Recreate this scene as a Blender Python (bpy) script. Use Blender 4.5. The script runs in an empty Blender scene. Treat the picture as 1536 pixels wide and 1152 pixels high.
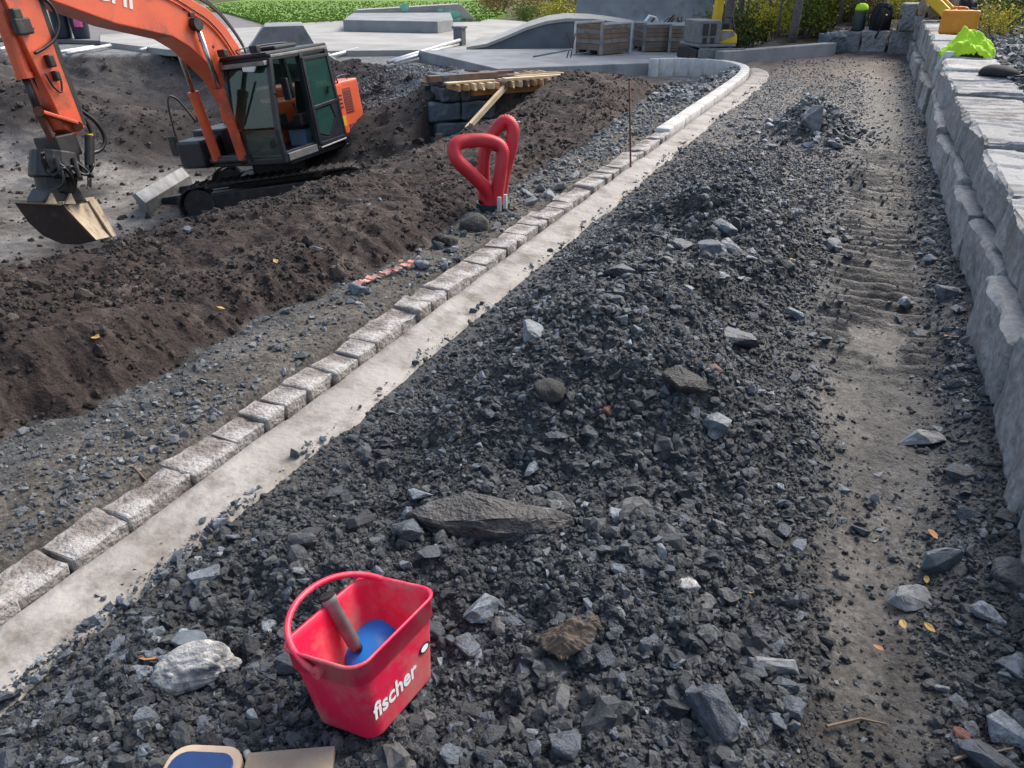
import bpy, bmesh, math, random
import numpy as np
from mathutils import Vector, Matrix, Euler
R_ = math.radians
random.seed(7); rng = np.random.default_rng(11)
sc = bpy.context.scene
C = sc.collection

# ------------------------------------------------------------------ camera, sky, sun, exposure
F_PX, CAM_H = 1150.0, 1.55
PITCH = math.atan((576 + 34) / F_PX)
YAW = math.atan((1333 - 768) / math.hypot(F_PX, 610))
cd = bpy.data.cameras.new('camera'); cam = bpy.data.objects.new('camera', cd); C.objects.link(cam)
cd.sensor_width = 36; cd.lens = F_PX / 1536 * 36; cd.clip_start = .05; cd.clip_end = 2000
cam.location = (0, 0, CAM_H); cam.rotation_euler = (math.pi / 2 - PITCH, 0, YAW)
sc.camera = cam
SUN_EL, SUN_AZ = R_(46), R_(24)          # azimuth from +Y, towards +X positive
w = bpy.data.worlds.new('World'); sc.world = w; w.use_nodes = True
nt = w.node_tree; bg = nt.nodes['Background']
sky = nt.nodes.new('ShaderNodeTexSky'); sky.sky_type = 'NISHITA'; sky.sun_disc = False
sky.sun_elevation = SUN_EL; sky.sun_rotation = SUN_AZ
sky.air_density = 1.2; sky.dust_density = 4.0; sky.ozone_density = 1.0
hs = nt.nodes.new('ShaderNodeHueSaturation'); hs.inputs['Saturation'].default_value = .88
nt.links.new(sky.outputs[0], hs.inputs['Color']); nt.links.new(hs.outputs[0], bg.inputs['Color'])
bg.inputs['Strength'].default_value = .125
sd = bpy.data.lights.new('sun', 'SUN'); sd.energy = 1.4; sd.angle = R_(28); sd.color = (1, .95, .88)
sun = bpy.data.objects.new('sun', sd); C.objects.link(sun)
sdir = Vector((math.sin(SUN_AZ) * math.cos(SUN_EL), math.cos(SUN_AZ) * math.cos(SUN_EL), math.sin(SUN_EL)))
sun.rotation_euler = sdir.to_track_quat('Z', 'Y').to_euler(); sun.location = (0, 0, 30)
sc.view_settings.view_transform = 'Standard'; sc.view_settings.look = 'None'
sc.view_settings.exposure = 1.06; sc.view_settings.gamma = 1

# ------------------------------------------------------------------ pixel -> direction helpers (photo is 1536 x 1152)
def ray(x, y):
    cx, cy = (x - 768) / F_PX, (576 - y) / F_PX
    cp, sp = math.cos(PITCH), math.sin(PITCH)
    fw = cp + sp * cy; up = -sp + cp * cy
    c, s = math.cos(YAW), math.sin(YAW)
    return Vector((cx * c - fw * s, cx * s + fw * c, up))
EYE = Vector((0, 0, CAM_H))
def atz(x, y, z=0):
    d = ray(x, y); return EYE + d * ((z - CAM_H) / d.z)
def atd(x, y, dist):
    d = ray(x, y); return EYE + d * (dist / math.hypot(d.x, d.y))
def onplane(x, y, p0, n):
    d = ray(x, y); return EYE + d * ((p0 - EYE).dot(n) / d.dot(n))

# ------------------------------------------------------------------ noise (numpy)
TAB = rng.random((256, 256))
def vnoise(x, y, seed=0):
    x = np.asarray(x, float) + seed * 17.31; y = np.asarray(y, float) + seed * 9.77
    ix = np.floor(x).astype(int); iy = np.floor(y).astype(int)
    fx = x - ix; fy = y - iy; fx = fx * fx * (3 - 2 * fx); fy = fy * fy * (3 - 2 * fy)
    a = TAB[ix & 255, iy & 255]; b = TAB[(ix + 1) & 255, iy & 255]
    c = TAB[ix & 255, (iy + 1) & 255]; d = TAB[(ix + 1) & 255, (iy + 1) & 255]
    return (a * (1 - fx) + b * fx) * (1 - fy) + (c * (1 - fx) + d * fx) * fy
def fbm(x, y, f, o=4, seed=0, gain=.5):
    s = 0; a = 1; n = 0
    for k in range(o):
        s = s + a * (vnoise(x * f, y * f, seed + k * 3) - .5); n += a; a *= gain; f *= 2.03
    return s / n * 2
def ss(a, b, x):
    t = np.clip((x - a) / (b - a), 0, 1); return t * t * (3 - 2 * t)

# ------------------------------------------------------------------ materials
def _n(nt, t, **k):
    n = nt.nodes.new(t)
    for a, b in k.items(): setattr(n, a, b)
    return n
def mat(name, col, rough=.6, metal=0, col2=None, nscale=8, bump=0, bscale=40, spec=.5, rough2=None, trans=0, detail=6, alpha=1, coat=0, dirt=None, dirt_amt=.5, dirt_scale=3):
    m = bpy.data.materials.new(name); m.use_nodes = True; t = m.node_tree; p = t.nodes['Principled BSDF']; L = t.links.new
    p.inputs['Roughness'].default_value = rough; p.inputs['Metallic'].default_value = metal
    p.inputs['Specular IOR Level'].default_value = spec; p.inputs['Transmission Weight'].default_value = trans
    p.inputs['Alpha'].default_value = alpha; p.inputs['Coat Weight'].default_value = coat
    tc = _n(t, 'ShaderNodeTexCoord')
    p.inputs['Base Color'].default_value = (*col, 1)
    out = None
    if col2 is not None or rough2 is not None:
        nz = _n(t, 'ShaderNodeTexNoise'); nz.inputs['Scale'].default_value = nscale; nz.inputs['Detail'].default_value = detail
        L(tc.outputs['Object'], nz.inputs['Vector'])
        rp = _n(t, 'ShaderNodeMapRange'); rp.inputs[1].default_value = .36; rp.inputs[2].default_value = .64; L(nz.outputs[0], rp.inputs[0])
        if col2 is not None:
            mx = _n(t, 'ShaderNodeMix', data_type='RGBA'); mx.inputs[6].default_value = (*col, 1); mx.inputs[7].default_value = (*col2, 1)
            L(rp.outputs[0], mx.inputs[0]); out = mx.outputs[2]
        if rough2 is not None:
            mr = _n(t, 'ShaderNodeMix'); mr.inputs[2].default_value = rough; mr.inputs[3].default_value = rough2
            L(rp.outputs[0], mr.inputs[0]); L(mr.outputs[0], p.inputs['Roughness'])
    if dirt is not None:
        n2 = _n(t, 'ShaderNodeTexNoise'); n2.inputs['Scale'].default_value = dirt_scale; n2.inputs['Detail'].default_value = 9; n2.inputs['Roughness'].default_value = .7
        L(tc.outputs['Object'], n2.inputs['Vector'])
        r2 = _n(t, 'ShaderNodeMapRange'); r2.inputs[1].default_value = .62 - dirt_amt * .25; r2.inputs[2].default_value = .75 - dirt_amt * .1; L(n2.outputs[0], r2.inputs[0])
        m2 = _n(t, 'ShaderNodeMix', data_type='RGBA'); m2.inputs[6].default_value = (*col, 1); m2.inputs[7].default_value = (*dirt, 1)
        if out is not None: L(out, m2.inputs[6])
        L(r2.outputs[0], m2.inputs[0]); out = m2.outputs[2]
    if out is not None: L(out, p.inputs['Base Color'])
    if bump:
        nb = _n(t, 'ShaderNodeTexNoise'); nb.inputs['Scale'].default_value = bscale; nb.inputs['Detail'].default_value = 8
        L(tc.outputs['Object'], nb.inputs['Vector'])
        b = _n(t, 'ShaderNodeBump'); b.inputs['Strength'].default_value = bump; b.inputs['Distance'].default_value = .02
        L(nb.outputs[0], b.inputs['Height']); L(b.outputs[0], p.inputs['Normal'])
    return m
def rockmat(name, ramp, rough=.55, film=None, speck=.5, nscale=14):
    m = bpy.data.materials.new(name); m.use_nodes = True; t = m.node_tree; p = t.nodes['Principled BSDF']; L = t.links.new
    oi = _n(t, 'ShaderNodeObjectInfo'); cr = _n(t, 'ShaderNodeValToRGB'); cr.color_ramp.interpolation = 'LINEAR'
    e = cr.color_ramp.elements
    for i, (pos, c) in enumerate(ramp):
        el = e[i] if i < 2 else e.new(pos); el.position = pos; el.color = (*c, 1)
    L(oi.outputs['Random'], cr.inputs[0])
    tc = _n(t, 'ShaderNodeTexCoord'); nz = _n(t, 'ShaderNodeTexNoise', noise_dimensions='4D'); nz.inputs['Scale'].default_value = nscale; nz.inputs['Detail'].default_value = 8; nz.inputs['Roughness'].default_value = .65
    mw = _n(t, 'ShaderNodeMath', operation='MULTIPLY'); mw.inputs[1].default_value = 37; L(oi.outputs['Random'], mw.inputs[0]); L(mw.outputs[0], nz.inputs['W'])
    L(tc.outputs['Object'], nz.inputs['Vector'])
    mr = _n(t, 'ShaderNodeMapRange'); mr.inputs[1].default_value = .3; mr.inputs[2].default_value = .7; mr.inputs[3].default_value = 1 - speck; mr.inputs[4].default_value = 1 + speck; L(nz.outputs[0], mr.inputs[0])
    vm = _n(t, 'ShaderNodeVectorMath', operation='SCALE'); L(cr.outputs[0], vm.inputs[0]); L(mr.outputs[0], vm.inputs['Scale']); 
    if film is None: L(vm.outputs[0], p.inputs['Base Color'])
    else:
        n3_ = _n(t, 'ShaderNodeTexNoise', noise_dimensions='4D'); n3_.inputs['Scale'].default_value = 1.7; n3_.inputs['Detail'].default_value = 7; n3_.inputs['Roughness'].default_value = .7; L(tc.outputs['Object'], n3_.inputs['Vector']); L(mw.outputs[0], n3_.inputs['W'])
        m3 = _n(t, 'ShaderNodeMapRange'); m3.inputs[1].default_value = .47; m3.inputs[2].default_value = .68; L(n3_.outputs[0], m3.inputs[0])
        x3 = _n(t, 'ShaderNodeMix', data_type='RGBA'); x3.inputs[7].default_value = (*film, 1); L(m3.outputs[0], x3.inputs[0]); L(vm.outputs[0], x3.inputs[6]); L(x3.outputs[2], p.inputs['Base Color'])
    rr = _n(t, 'ShaderNodeMapRange'); rr.inputs[1].default_value = .35; rr.inputs[2].default_value = .65; rr.inputs[3].default_value = rough - .14; rr.inputs[4].default_value = rough + .22; L(nz.outputs[0], rr.inputs[0]); L(rr.outputs[0], p.inputs['Roughness'])
    b = _n(t, 'ShaderNodeBump'); b.inputs['Strength'].default_value = .8; b.inputs['Distance'].default_value = .012; L(nz.outputs[0], b.inputs['Height']); L(b.outputs[0], p.inputs['Normal'])
    return m

# ------------------------------------------------------------------ mesh helpers
def tag(o, label=None, cat=None, group=None, kind=None):
    if label: o['label'] = label
    if cat: o['category'] = cat
    if group: o['group'] = group
    if kind: o['kind'] = kind
    return o
def link(name, me, m=None, parent=None, smooth=False):
    if m is not None:
        if len(me.materials): me.materials.clear()
        for q in (m if isinstance(m, (list, tuple)) else [m]): me.materials.append(q)
    if smooth: me.polygons.foreach_set('use_smooth', [True] * len(me.polygons))
    o = bpy.data.objects.new(name, me); C.objects.link(o)
    if parent is not None: o.parent = parent
    return o
def empty(name, loc=(0, 0, 0), rot=(0, 0, 0), label=None, cat=None, group=None, scale=1):
    o = bpy.data.objects.new(name, None); C.objects.link(o); o.empty_display_size = .1
    o.location = loc; o.rotation_euler = rot; o.scale = (scale,) * 3
    return tag(o, label, cat, group)
def V(*a): return Vector(a)
class MB:
    def __init__(s): s.v = []; s.f = []; s.mi = []; s.cur = 0
    def add(s, vs, fs):
        n = len(s.v); s.v += [tuple(v) for v in vs]
        for f in fs: s.f.append(tuple(i + n for i in f)); s.mi.append(s.cur)
        return s
    def hexa(s, p):   # 8 points: bottom 4 ccw, top 4 ccw
        return s.add(p, [(3, 2, 1, 0), (4, 5, 6, 7), (0, 1, 5, 4), (1, 2, 6, 5), (2, 3, 7, 6), (3, 0, 4, 7)])
    def box(s, x0, x1, y0, y1, z0, z1):
        return s.hexa([(x0, y0, z0), (x1, y0, z0), (x1, y1, z0), (x0, y1, z0), (x0, y0, z1), (x1, y0, z1), (x1, y1, z1), (x0, y1, z1)])
    def bar(s, a, b, wd, hd=None, up=(0, 0, 1)):
        a, b = Vector(a), Vector(b); hd = hd or wd; d = (b - a).normalized(); up = Vector(up)
        r = d.cross(up)
        if r.length < 1e-4: r = d.cross(Vector((1, 0, 0)))
        r.normalize(); u = r.cross(d).normalized(); r *= wd / 2; u *= hd / 2
        return s.hexa([a - r - u, a + r - u, b + r - u, b - r - u, a - r + u, a + r + u, b + r + u, b - r + u])
    def tube(s, pts, rad, n=10, cap=True):
        pts = [Vector(p) for p in pts]; N = len(pts); rs = rad if isinstance(rad, (list, tuple)) else [rad] * N
        vs = []; fs = []; prev = None
        for i in range(N):
            d = (pts[min(i + 1, N - 1)] - pts[max(i - 1, 0)])
            d = d.normalized() if d.length > 1e-9 else Vector((0, 0, 1))
            if prev is None:
                r = d.cross(Vector((0, 0, 1)))
                if r.length < 1e-3: r = d.cross(Vector((1, 0, 0)))
            else: r = prev - d * prev.dot(d)
            r.normalize(); prev = r; u = d.cross(r)
            for k in range(n):
                a = 2 * math.pi * k / n; vs.append(pts[i] + (r * math.cos(a) + u * math.sin(a)) * rs[i])
        for i in range(N - 1):
            for k in range(n):
                fs.append((i * n + k, i * n + (k + 1) % n, (i + 1) * n + (k + 1) % n, (i + 1) * n + k))
        if cap: fs.append(tuple(range(n))[::-1]); fs.append(tuple((N - 1) * n + k for k in range(n)))
        return s.add(vs, fs)
    def prism(s, poly, ext):      # polygon (list of 3d pts) extruded by vector
        n = len(poly); ext = Vector(ext); a = [Vector(p) for p in poly]; b = [p + ext for p in a]
        return s.add(a + b, [tuple(range(n))[::-1], tuple(range(n, 2 * n))] + [(i, (i + 1) % n, n + (i + 1) % n, n + i) for i in range(n)])
    def lathe(s, prof, n=20, org=(0, 0, 0)):
        vs = []; fs = []; o = Vector(org)
        for r, z in prof:
            for k in range(n):
                a = 2 * math.pi * k / n; vs.append(o + Vector((r * math.cos(a), r * math.sin(a), z)))
        for i in range(len(prof) - 1):
            for k in range(n): fs.append((i * n + k, i * n + (k + 1) % n, (i + 1) * n + (k + 1) % n, (i + 1) * n + k))
        fs.append(tuple(range(n))[::-1]); fs.append(tuple((len(prof) - 1) * n + k for k in range(n)))
        return s.add(vs, fs)
    def mesh(s, name, bevel=0, seg=2, fix=True):
        me = bpy.data.meshes.new(name); me.from_pydata(s.v, [], s.f)
        me.polygons.foreach_set('material_index', s.mi)
        bm = bmesh.new(); bm.from_mesh(me)
        if fix: bmesh.ops.recalc_face_normals(bm, faces=bm.faces)
        if bevel:
            es = [e for e in bm.edges if len(e.link_faces) == 2 and e.calc_face_angle(0) > .5]
            bmesh.ops.bevel(bm, geom=es, offset=bevel, segments=seg, affect='EDGES', profile=.6, clamp_overlap=True)
        bm.to_mesh(me); bm.free(); return me
    def build(s, name, m, parent=None, bevel=0, smooth=False, seg=2):
        return link(name, s.mesh(name, bevel, seg), m, parent, smooth)
def catmull(pts, n=12):
    pts = [Vector(p) for p in pts]; P = [pts[0] * 2 - pts[1]] + pts + [pts[-1] * 2 - pts[-2]]; out = []
    for i in range(1, len(P) - 2):
        for k in range(n):
            t = k / n; a, b, c, d = P[i - 1], P[i], P[i + 1], P[i + 2]
            out.append(.5 * ((2 * b) + (c - a) * t + (2 * a - 5 * b + 4 * c - d) * t * t + (3 * b - a - 3 * c + d) * t ** 3))
    out.append(pts[-1]); return out
def hull_rock(seed, n=16, sx=1, sy=.8, sz=.55, name='rock', sub=False):
    r = np.random.default_rng(seed); p = r.normal(size=(n, 3)); p /= np.linalg.norm(p, axis=1)[:, None]
    p = np.sign(p) * np.abs(p) ** .75; p *= r.uniform(.75, 1.05, (n, 1)); p *= [sx, sy, sz]
    bm = bmesh.new()
    for q in p: bm.verts.new(q)
    o = bmesh.ops.convex_hull(bm, input=bm.verts)
    bmesh.ops.delete(bm, geom=[v for v in bm.verts if not v.link_faces], context='VERTS')
    if sub:
        bmesh.ops.bevel(bm, geom=list(bm.edges), offset=.05, segments=1, affect='EDGES', clamp_overlap=True)
        bmesh.ops.triangulate(bm, faces=bm.faces)
        bmesh.ops.subdivide_edges(bm, edges=bm.edges, cuts=2, use_grid_fill=True)
        for v in bm.verts:
            c = v.co; s = 3.1
            d = float(vnoise(c.x * s + c.z * 2.3, c.y * s - c.z * 1.7, seed)) - .5 + .5 * (float(vnoise(c.x * 9 + c.z * 7, c.y * 9 - c.z * 6, seed + 5)) - .5)
            d += .22 * (float(vnoise(c.x * 21 + c.z * 15, c.y * 21 - c.z * 17, seed + 8)) - .5); v.co = c + c.normalized() * d * .11
    bmesh.ops.recalc_face_normals(bm, faces=bm.faces)
    me = bpy.data.meshes.new(name); bm.to_mesh(me); bm.free(); return me
def text_mesh(body, size, depth=.002, bold=0.0, shear=0.0):
    cu = bpy.data.curves.new('txt', 'FONT'); cu.body = body; cu.size = size; cu.extrude = depth; cu.offset = bold; cu.shear = shear
    o = bpy.data.objects.new('txt', cu); C.objects.link(o)
    bpy.context.view_layer.update()
    me = bpy.data.meshes.new_from_object(o.evaluated_get(bpy.context.evaluated_depsgraph_get()))
    bpy.data.objects.remove(o); return me

# ------------------------------------------------------------------ terrain height field
TOE = ([-3, 1.4, 1.9, 2.9, 3.9, 4.9, 6.8, 10.7, 13, 16], [-2.8, -2.72, -2.6, -2.56, -2.42, -2.45, -2.5, -2.8, -3.0, -3.2])
CRX = ([-3, 2.4, 4.6, 6.7, 8, 10, 11.6, 13.2, 16], [-4.1, -3.8, -3.6, -3.75, -3.8, -3.85, -3.9, -4.0, -4.2])
CRZ = ([-3, 0, 2, 2.5, 3, 4, 5, 6, 7, 8, 9, 10, 11, 11.8, 12.6, 13.4, 14.6, 16], [.4, .4, .33, .20, .16, .16, .11, .05, .05, .02, .05, .15, .25, .28, .2, .05, -.2, -.22])
PIT = [(-4.2, -6), (-3.95, 2.4), (-3.75, 4.6), (-3.95, 6.7), (-4.0, 8), (-4.05, 10), (-4.15, 11.2), (-4.35, 12.4), (-5.0, 13.9), (-6.6, 13.4), (-7.0, 13.3), (-8.4, 15.2), (-10.4, 16.5), (-11.9, 16.9), (-15.9, 17.2), (-18, 16.3), (-20.9, 14.6), (-30, 9), (-46, 2), (-46, -20), (-5, -20)]
HEAPS = [(-.82, 3.3, .40, .95, .27), (-.78, 5.4, .40, .65, .24), (-.40, 4.7, .24, .7, .12), (-.48, 9.5, .36, .5, .26), (-.40, 2.6, .32, .45, .15),
         (-1.0, 2.3, .30, .45, .09), (-.68, 1.62, .32, .16, .06), (-.30, 1.55, .24, .35, .10), (-.2, .85, .4, .3, .05), (-.9, 2.0, .28, .16, -.04),
         (-1.2, 4.6, .25, .9, .05), (-.9, 7.2, .4, .6, .06), (.1, 1.2, .12, .5, .04), (-1.25, .85, .3, .2, .03), (-1.1, 1.35, .25, .2, .04)]
PUDDLES = [(.18, 3.02, .17, .34), (.27, 2.2, .13, .36), (.30, 3.85, .13, .30), (.22, 1.72, .08, .16)]
def pit_sd(x, y):
    P = np.array(PIT, float); Q = np.roll(P, -1, 0); d = np.full(x.shape, 1e9); ins = np.zeros(x.shape, bool)
    for (ax, ay), (bx, by) in zip(P, Q):
        ex, ey = bx - ax, by - ay; t = np.clip(((x - ax) * ex + (y - ay) * ey) / (ex * ex + ey * ey), 0, 1)
        d = np.minimum(d, np.hypot(x - ax - t * ex, y - ay - t * ey))
        c = ((ay > y) != (by > y)); xi = ex * (y - ay) / (ey if abs(ey) > 1e-9 else 1e-9) + ax
        ins ^= c & (x < xi)
    return np.where(ins, d, -d)
def terrain(x, y):
    """height, and zone weights"""
    x = np.asarray(x, float); y = np.asarray(y, float)
    n1 = fbm(x, y, 1.1, 3, 1); toe = np.interp(y, *TOE) + .15 * fbm(x * 0, y, 2.6, 5, 4, .62) + .05 * fbm(x, y, 6, 3, 5); cx = np.interp(y, *CRX); cz = np.interp(y, *CRZ)
    t = np.clip((toe - x) / (toe - cx), 0, 1)
    bank = cz * (.6 * ss(0, .26, t) + .4 * t ** .8)
    soil = ss(-.02, .06, (toe - x) + .05 * fbm(x, y, 14, 3, 6)) * ss(14.8, 13.2, y)
    # north-west plateau drops a little below the road
    nw = ss(13.2, 14.6, y) * ss(-2.2, -3.0, x)
    base = -.24 * nw
    z = np.where(x < toe, bank, 0) * ss(15.5, 13.5, y) + base
    # inside of the kerb loop
    z = z - .12 * ss(12.3, 14, y) * ss(-2.1, -2.5, x) * ss(15.4, 14.0, y) * ss(-4.2, -3.2, x)
    # road heaps
    e = ss(-1.66, -1.32, x) * ss(.32, .02, x)
    hp = 0
    for hx, hy, sx, sy, hh in HEAPS:
        hp = hp + 1.42 * hh * np.exp(-((x - hx) / sx) ** 2 - ((y - hy) / sy) ** 2)
    road = ss(-1.7, -1.6, x) * ss(.78, .7, x)
    z = z + hp * e
    heap = np.clip(hp * 9, 0, 1) * e
    # track with cleat ridges
    tc = .26 + .03 * np.sin(y * .7); tr = np.exp(-((x - tc + .05 * fbm(x, y, 2.5, 3, 14)) / (.16 + .13 * ss(2.3, 3.4, y))) ** 4) * ss(.6, 1.6, y) * ss(19, 17, y)
    pdl = np.zeros_like(x)
    for qx, qy, qa, qb in PUDDLES: pdl = np.maximum(pdl, ss(1.3, .3, ((x - qx) / qa) ** 2 + ((y - qy) / qb) ** 2 + 2.4 * fbm(x, y, 4.5, 4, 15, .65)))
    cle = (.5 + .5 * np.sin(2 * math.pi * (y + .05 * fbm(x, y, 3, 2, 8)) / .135)) ** 2 * tr * ss(2.9, 3.9, y) * ss(11, 8, y) * (.45 + .9 * vnoise(x * 4, y * 2, 9))
    z = z + .050 * cle * (1 - .8 * pdl) - .035 * tr
    z = z + .05 * ss(.5, .66, x) * ss(1.0, .8, x) * ss(19, 17, y)
    # ground behind the granite wall
    zr = ss(.93, 1.0, x) * ss(-2, -1, y) * .52 + ss(1.35, 3.2, x) * .55 + ss(3.2, 9, x) * .9
    zb = ss(20.95, 21.05, y) * ss(-1.05, -.95, x) * .38
    z = z + np.maximum(zr, zb)
    far = ss(19.5, 21.5, y) * ss(-3.4, -2.4, x)
    z = z + far * (.12 + np.maximum(y - 20, 0) * .012)
    # pit
    sd = pit_sd(x, y); fl = -2.02 + .75 * ss(13, 22, -x) + .35 * ss(12.5, 15, y) * ss(-7.8, -9.5, x) * 1
    slope = np.where(x > -5.6, .82, np.where(x > -12.5, .62, .55))
    slope = np.where((x > -6.9) & (y > 11.4), 2.2, slope)
    inside = np.maximum(sd, 0)
    pz = z - inside * slope
    k = .12
    zz = np.where(sd > 0, np.maximum(pz, fl) + k * np.exp(-np.abs(pz - fl) / k) * .5, z)
    pit = ss(0, .35, sd)
    z = zz
    floor = pit * ss(.55, .1, z - fl)
    # mounds on the pit floor
    for mx, my, ms, mh in ((-17.5, 12.9, 1.5, .75), (-15.0, 12.9, 1.3, .7), (-20.0, 13.0, 1.4, .6), (-23.5, 12.5, 1.8, .7), (-19.5, 11.0, 1.2, .35), (-21.5, 12.0, 1.5, .4), (-13.6, 14.4, 1.1, .35), (-11.6, 14.9, 1.3, .55), (-9.9, 14.2, 1.2, .5)):
        g = np.exp(-((x - mx) ** 2 + (y - my) ** 2) / ms ** 2); z = z + mh * g * pit; floor = floor * (1 - .8 * g)
    # relief
    clod = np.abs(fbm(x, y, 7, 4, 20)); lump = fbm(x, y, 16, 3, 26)
    rubble = np.clip(road - tr, 0, 1) * ss(20, 18, y)
    z = z + rubble * ((.05 + .05 * heap) * fbm(x, y, 3.2, 3, 31) + .034 * lump + .014 * fbm(x, y, 48, 2, 33)) * (.35 + .65 * np.clip(heap + ss(3.2, .5, y) * .8, 0, 1)) * ss(-1.66, -1.4, x)
    z = z + tr * (.012 * fbm(x, y, 5, 3, 36) + .010 * fbm(x, y, 26, 3, 38)) * (1 - .75 * pdl)
    z = z + soil * (1 - pit) * (.075 * (.3 - clod) + .06 * fbm(x * .7, y * .45, 2.6, 4, 42) + .016 * lump + .012 * fbm(x, y, 34, 2, 40)) * ss(0, .1, toe - x)
    z = z + pit * (1 - .65 * floor) * (.24 * fbm(x, y, .9, 4, 44) + .16 * (.3 - np.abs(fbm(x, y, 2.4, 4, 47))))
    lk = ss(toe - .02, toe + .06, x) * ss(-2.02, -2.1, x)
    z = z + lk * (.018 * fbm(x, y, 3, 4, 50) + .007 * fbm(x, y, 30, 2, 52)) + lk * .045
    # bed of the kerb and the concrete strip
    bed = ss(-2.07, -2.03, x) * ss(-1.60, -1.68, x) * ss(16.6, 15.6, y) * ss(-2, 0, y)
    z = z * (1 - bed) - .05 * bed
    return z, dict(soil=soil * (1 - pit), pit=pit, floor=floor, tr=tr, rubble=rubble, lk=lk, heap=heap, nw=nw, zr=np.maximum(zr, zb), far=far, sd=sd, bed=bed, pdl=pdl)
def hz(x, y): return float(terrain(np.array([x]), np.array([y]))[0][0])

def axis(spec):
    out = []
    for a, b, s in spec: out += list(np.arange(a, b - 1e-6, s))
    out.append(spec[-1][1]); return np.array(out)
gx = axis([(-400, -60, 34), (-60, -26, 1.0), (-26, -8, .14), (-8, -4.2, .07), (-4.2, -2.75, .028), (-2.75, -2.1, .016), (-2.1, -1.5, .016), (-1.5, .75, .0105), (.75, 1.5, .05), (1.5, 6, .2), (6, 30, 1), (30, 400, 37)])
gy = axis([(-60, -4, 8), (-4, .4, .2), (.4, 3.2, .0105), (3.2, 6, .018), (6, 10, .032), (10, 18, .06), (18, 24, .12), (24, 60, 1.0), (60, 400, 34)])
GX, GY = np.meshgrid(gx, gy); GX = GX.ravel(); GY = GY.ravel()
GZ, Z = terrain(GX, GY)
nx, ny = len(gx), len(gy)
def grid_mesh(name, co, nx, ny):
    me = bpy.data.meshes.new(name); me.vertices.add(len(co)); me.vertices.foreach_set('co', co.ravel().astype(np.float32))
    i = (np.arange(ny - 1)[:, None] * nx + np.arange(nx - 1)[None, :]).ravel()
    q = np.stack([i, i + 1, i + nx + 1, i + nx], 1).ravel().astype(np.int32); nf = len(i)
    me.loops.add(nf * 4); me.loops.foreach_set('vertex_index', q)
    me.polygons.add(nf); me.polygons.foreach_set('loop_start', np.arange(0, nf * 4, 4, dtype=np.int32)); me.polygons.foreach_set('loop_total', np.full(nf, 4, dtype=np.int32))
    me.update(calc_edges=True); return me
gme = grid_mesh('ground', np.stack([GX, GY, GZ], 1), nx, ny)
def lerp(a, b, t): return a * (1 - t[:, None]) + np.array(b) * t[:, None]
nA = fbm(GX, GY, .9, 4, 60); nB = fbm(GX, GY, 5, 4, 64); nC = vnoise(GX * 1.3, GY * .6, 70)
col = np.tile(np.array([.085, .085, .085]), (len(GX), 1))
col = lerp(col, (.13, .115, .10), np.clip(Z['far'] * 1, 0, 1))
col = lerp(col, (.056, .060, .066), Z['rubble'])
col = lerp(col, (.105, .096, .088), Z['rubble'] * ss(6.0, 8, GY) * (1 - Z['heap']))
col = lerp(col, (.040, .044, .050), Z['heap'])
col = lerp(col, (.070, .062, .055), Z['rubble'] * ss(.0, .3, nA) * .6)
col = lerp(col, (.052, .049, .047), Z['tr'] * np.clip(.75 + nA, 0, 1))
col = lerp(col, (.095, .088, .08), Z['pdl'] * Z['tr'] * .8)
col = lerp(col, (.13, .10, .08), ss(13.5, 16.5, GY) * ss(-2.2, -1.6, GX) * ss(.8, .4, GX) * ss(21, 19.5, GY) * .8)
col = lerp(col, (.085, .085, .085), Z['lk'])
col = lerp(col, (.10, .085, .068), Z['lk'] * ss(.42, .18, GX * 0 + np.abs(GX + 2.12)) * .7)
col = lerp(col, (.15, .155, .16), Z['nw'])
col = lerp(col, (.039, .0275, .0245), Z['soil'])
col = lerp(col, (.062, .048, .040), Z['soil'] * ss(.05, .35, nB) * .8)
col = lerp(col, (.028, .022, .022), Z['soil'] * ss(.1, .3, nA) * .8)
col = lerp(col, (.033, .027, .025), Z['pit'])
col = lerp(col, (.054, .044, .038), Z['pit'] * ss(.0, .3, nA))
col = lerp(col, (.052, .048, .047), Z['pit'] * ss(-12.5, -14.5, GX) * ss(2.6, 1.6, Z['sd']))
col = lerp(col, (.032, .027, .027), Z['pit'] * ss(-14, -12.5, GX) * ss(-6.6, -7.6, GX) * ss(10.5, 12.5, GY))
col = lerp(col, (.21, .195, .175), Z['floor'] * ss(-9.5, -11.0, GX) * ss(12.8, 11.2, GY) * np.clip(.7 + 1.5 * nA, 0, 1))
col = lerp(col, (.14, .155, .175), ss(1.5, .5, np.hypot((GX + 8.0) * .9, (GY - 14.9) * .8)))
col = lerp(col, (.11, .11, .11), np.clip(Z['zr'] * 2, 0, 1) * ss(.9, 1.0, GX))
col = lerp(col, (.07, .065, .03), ss(1.7, 2.6, GX) + 0 * GX)
col = lerp(col, (.05, .040, .024), Z['far'] * ss(20.3, 21.5, GY))
col = lerp(col, (.075, .06, .05), ss(-2.2, -2.6, GX) * ss(-4.6, -4.0, GX) * ss(12.8, 13.8, GY) * ss(16.5, 16.2, GY) * .8)
col = lerp(col, (.075, .085, .03), ss(24, 32, GY) * (.6 + .4 * ss(-5, -8, GX)))
col *= (1 + .35 * nB + .2 * nA)[:, None]
wet = .38 * Z['rubble'] + .52 * Z['tr'] + .02
pud = Z['pdl'] * .52
pud = np.maximum(pud, Z['floor'] * ss(-10.5, -12.5, GX) * ss(12.2, 11.2, GY) * ss(.35, .6, vnoise(GX * .8, GY * .8, 77)))
ca = gme.color_attributes.new('Col', 'FLOAT_COLOR', 'POINT')
ca.data.foreach_set('color', np.concatenate([np.clip(col, .004, .8), np.clip(wet + pud, 0, 1)[:, None]], 1).ravel().astype(np.float32))
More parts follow.
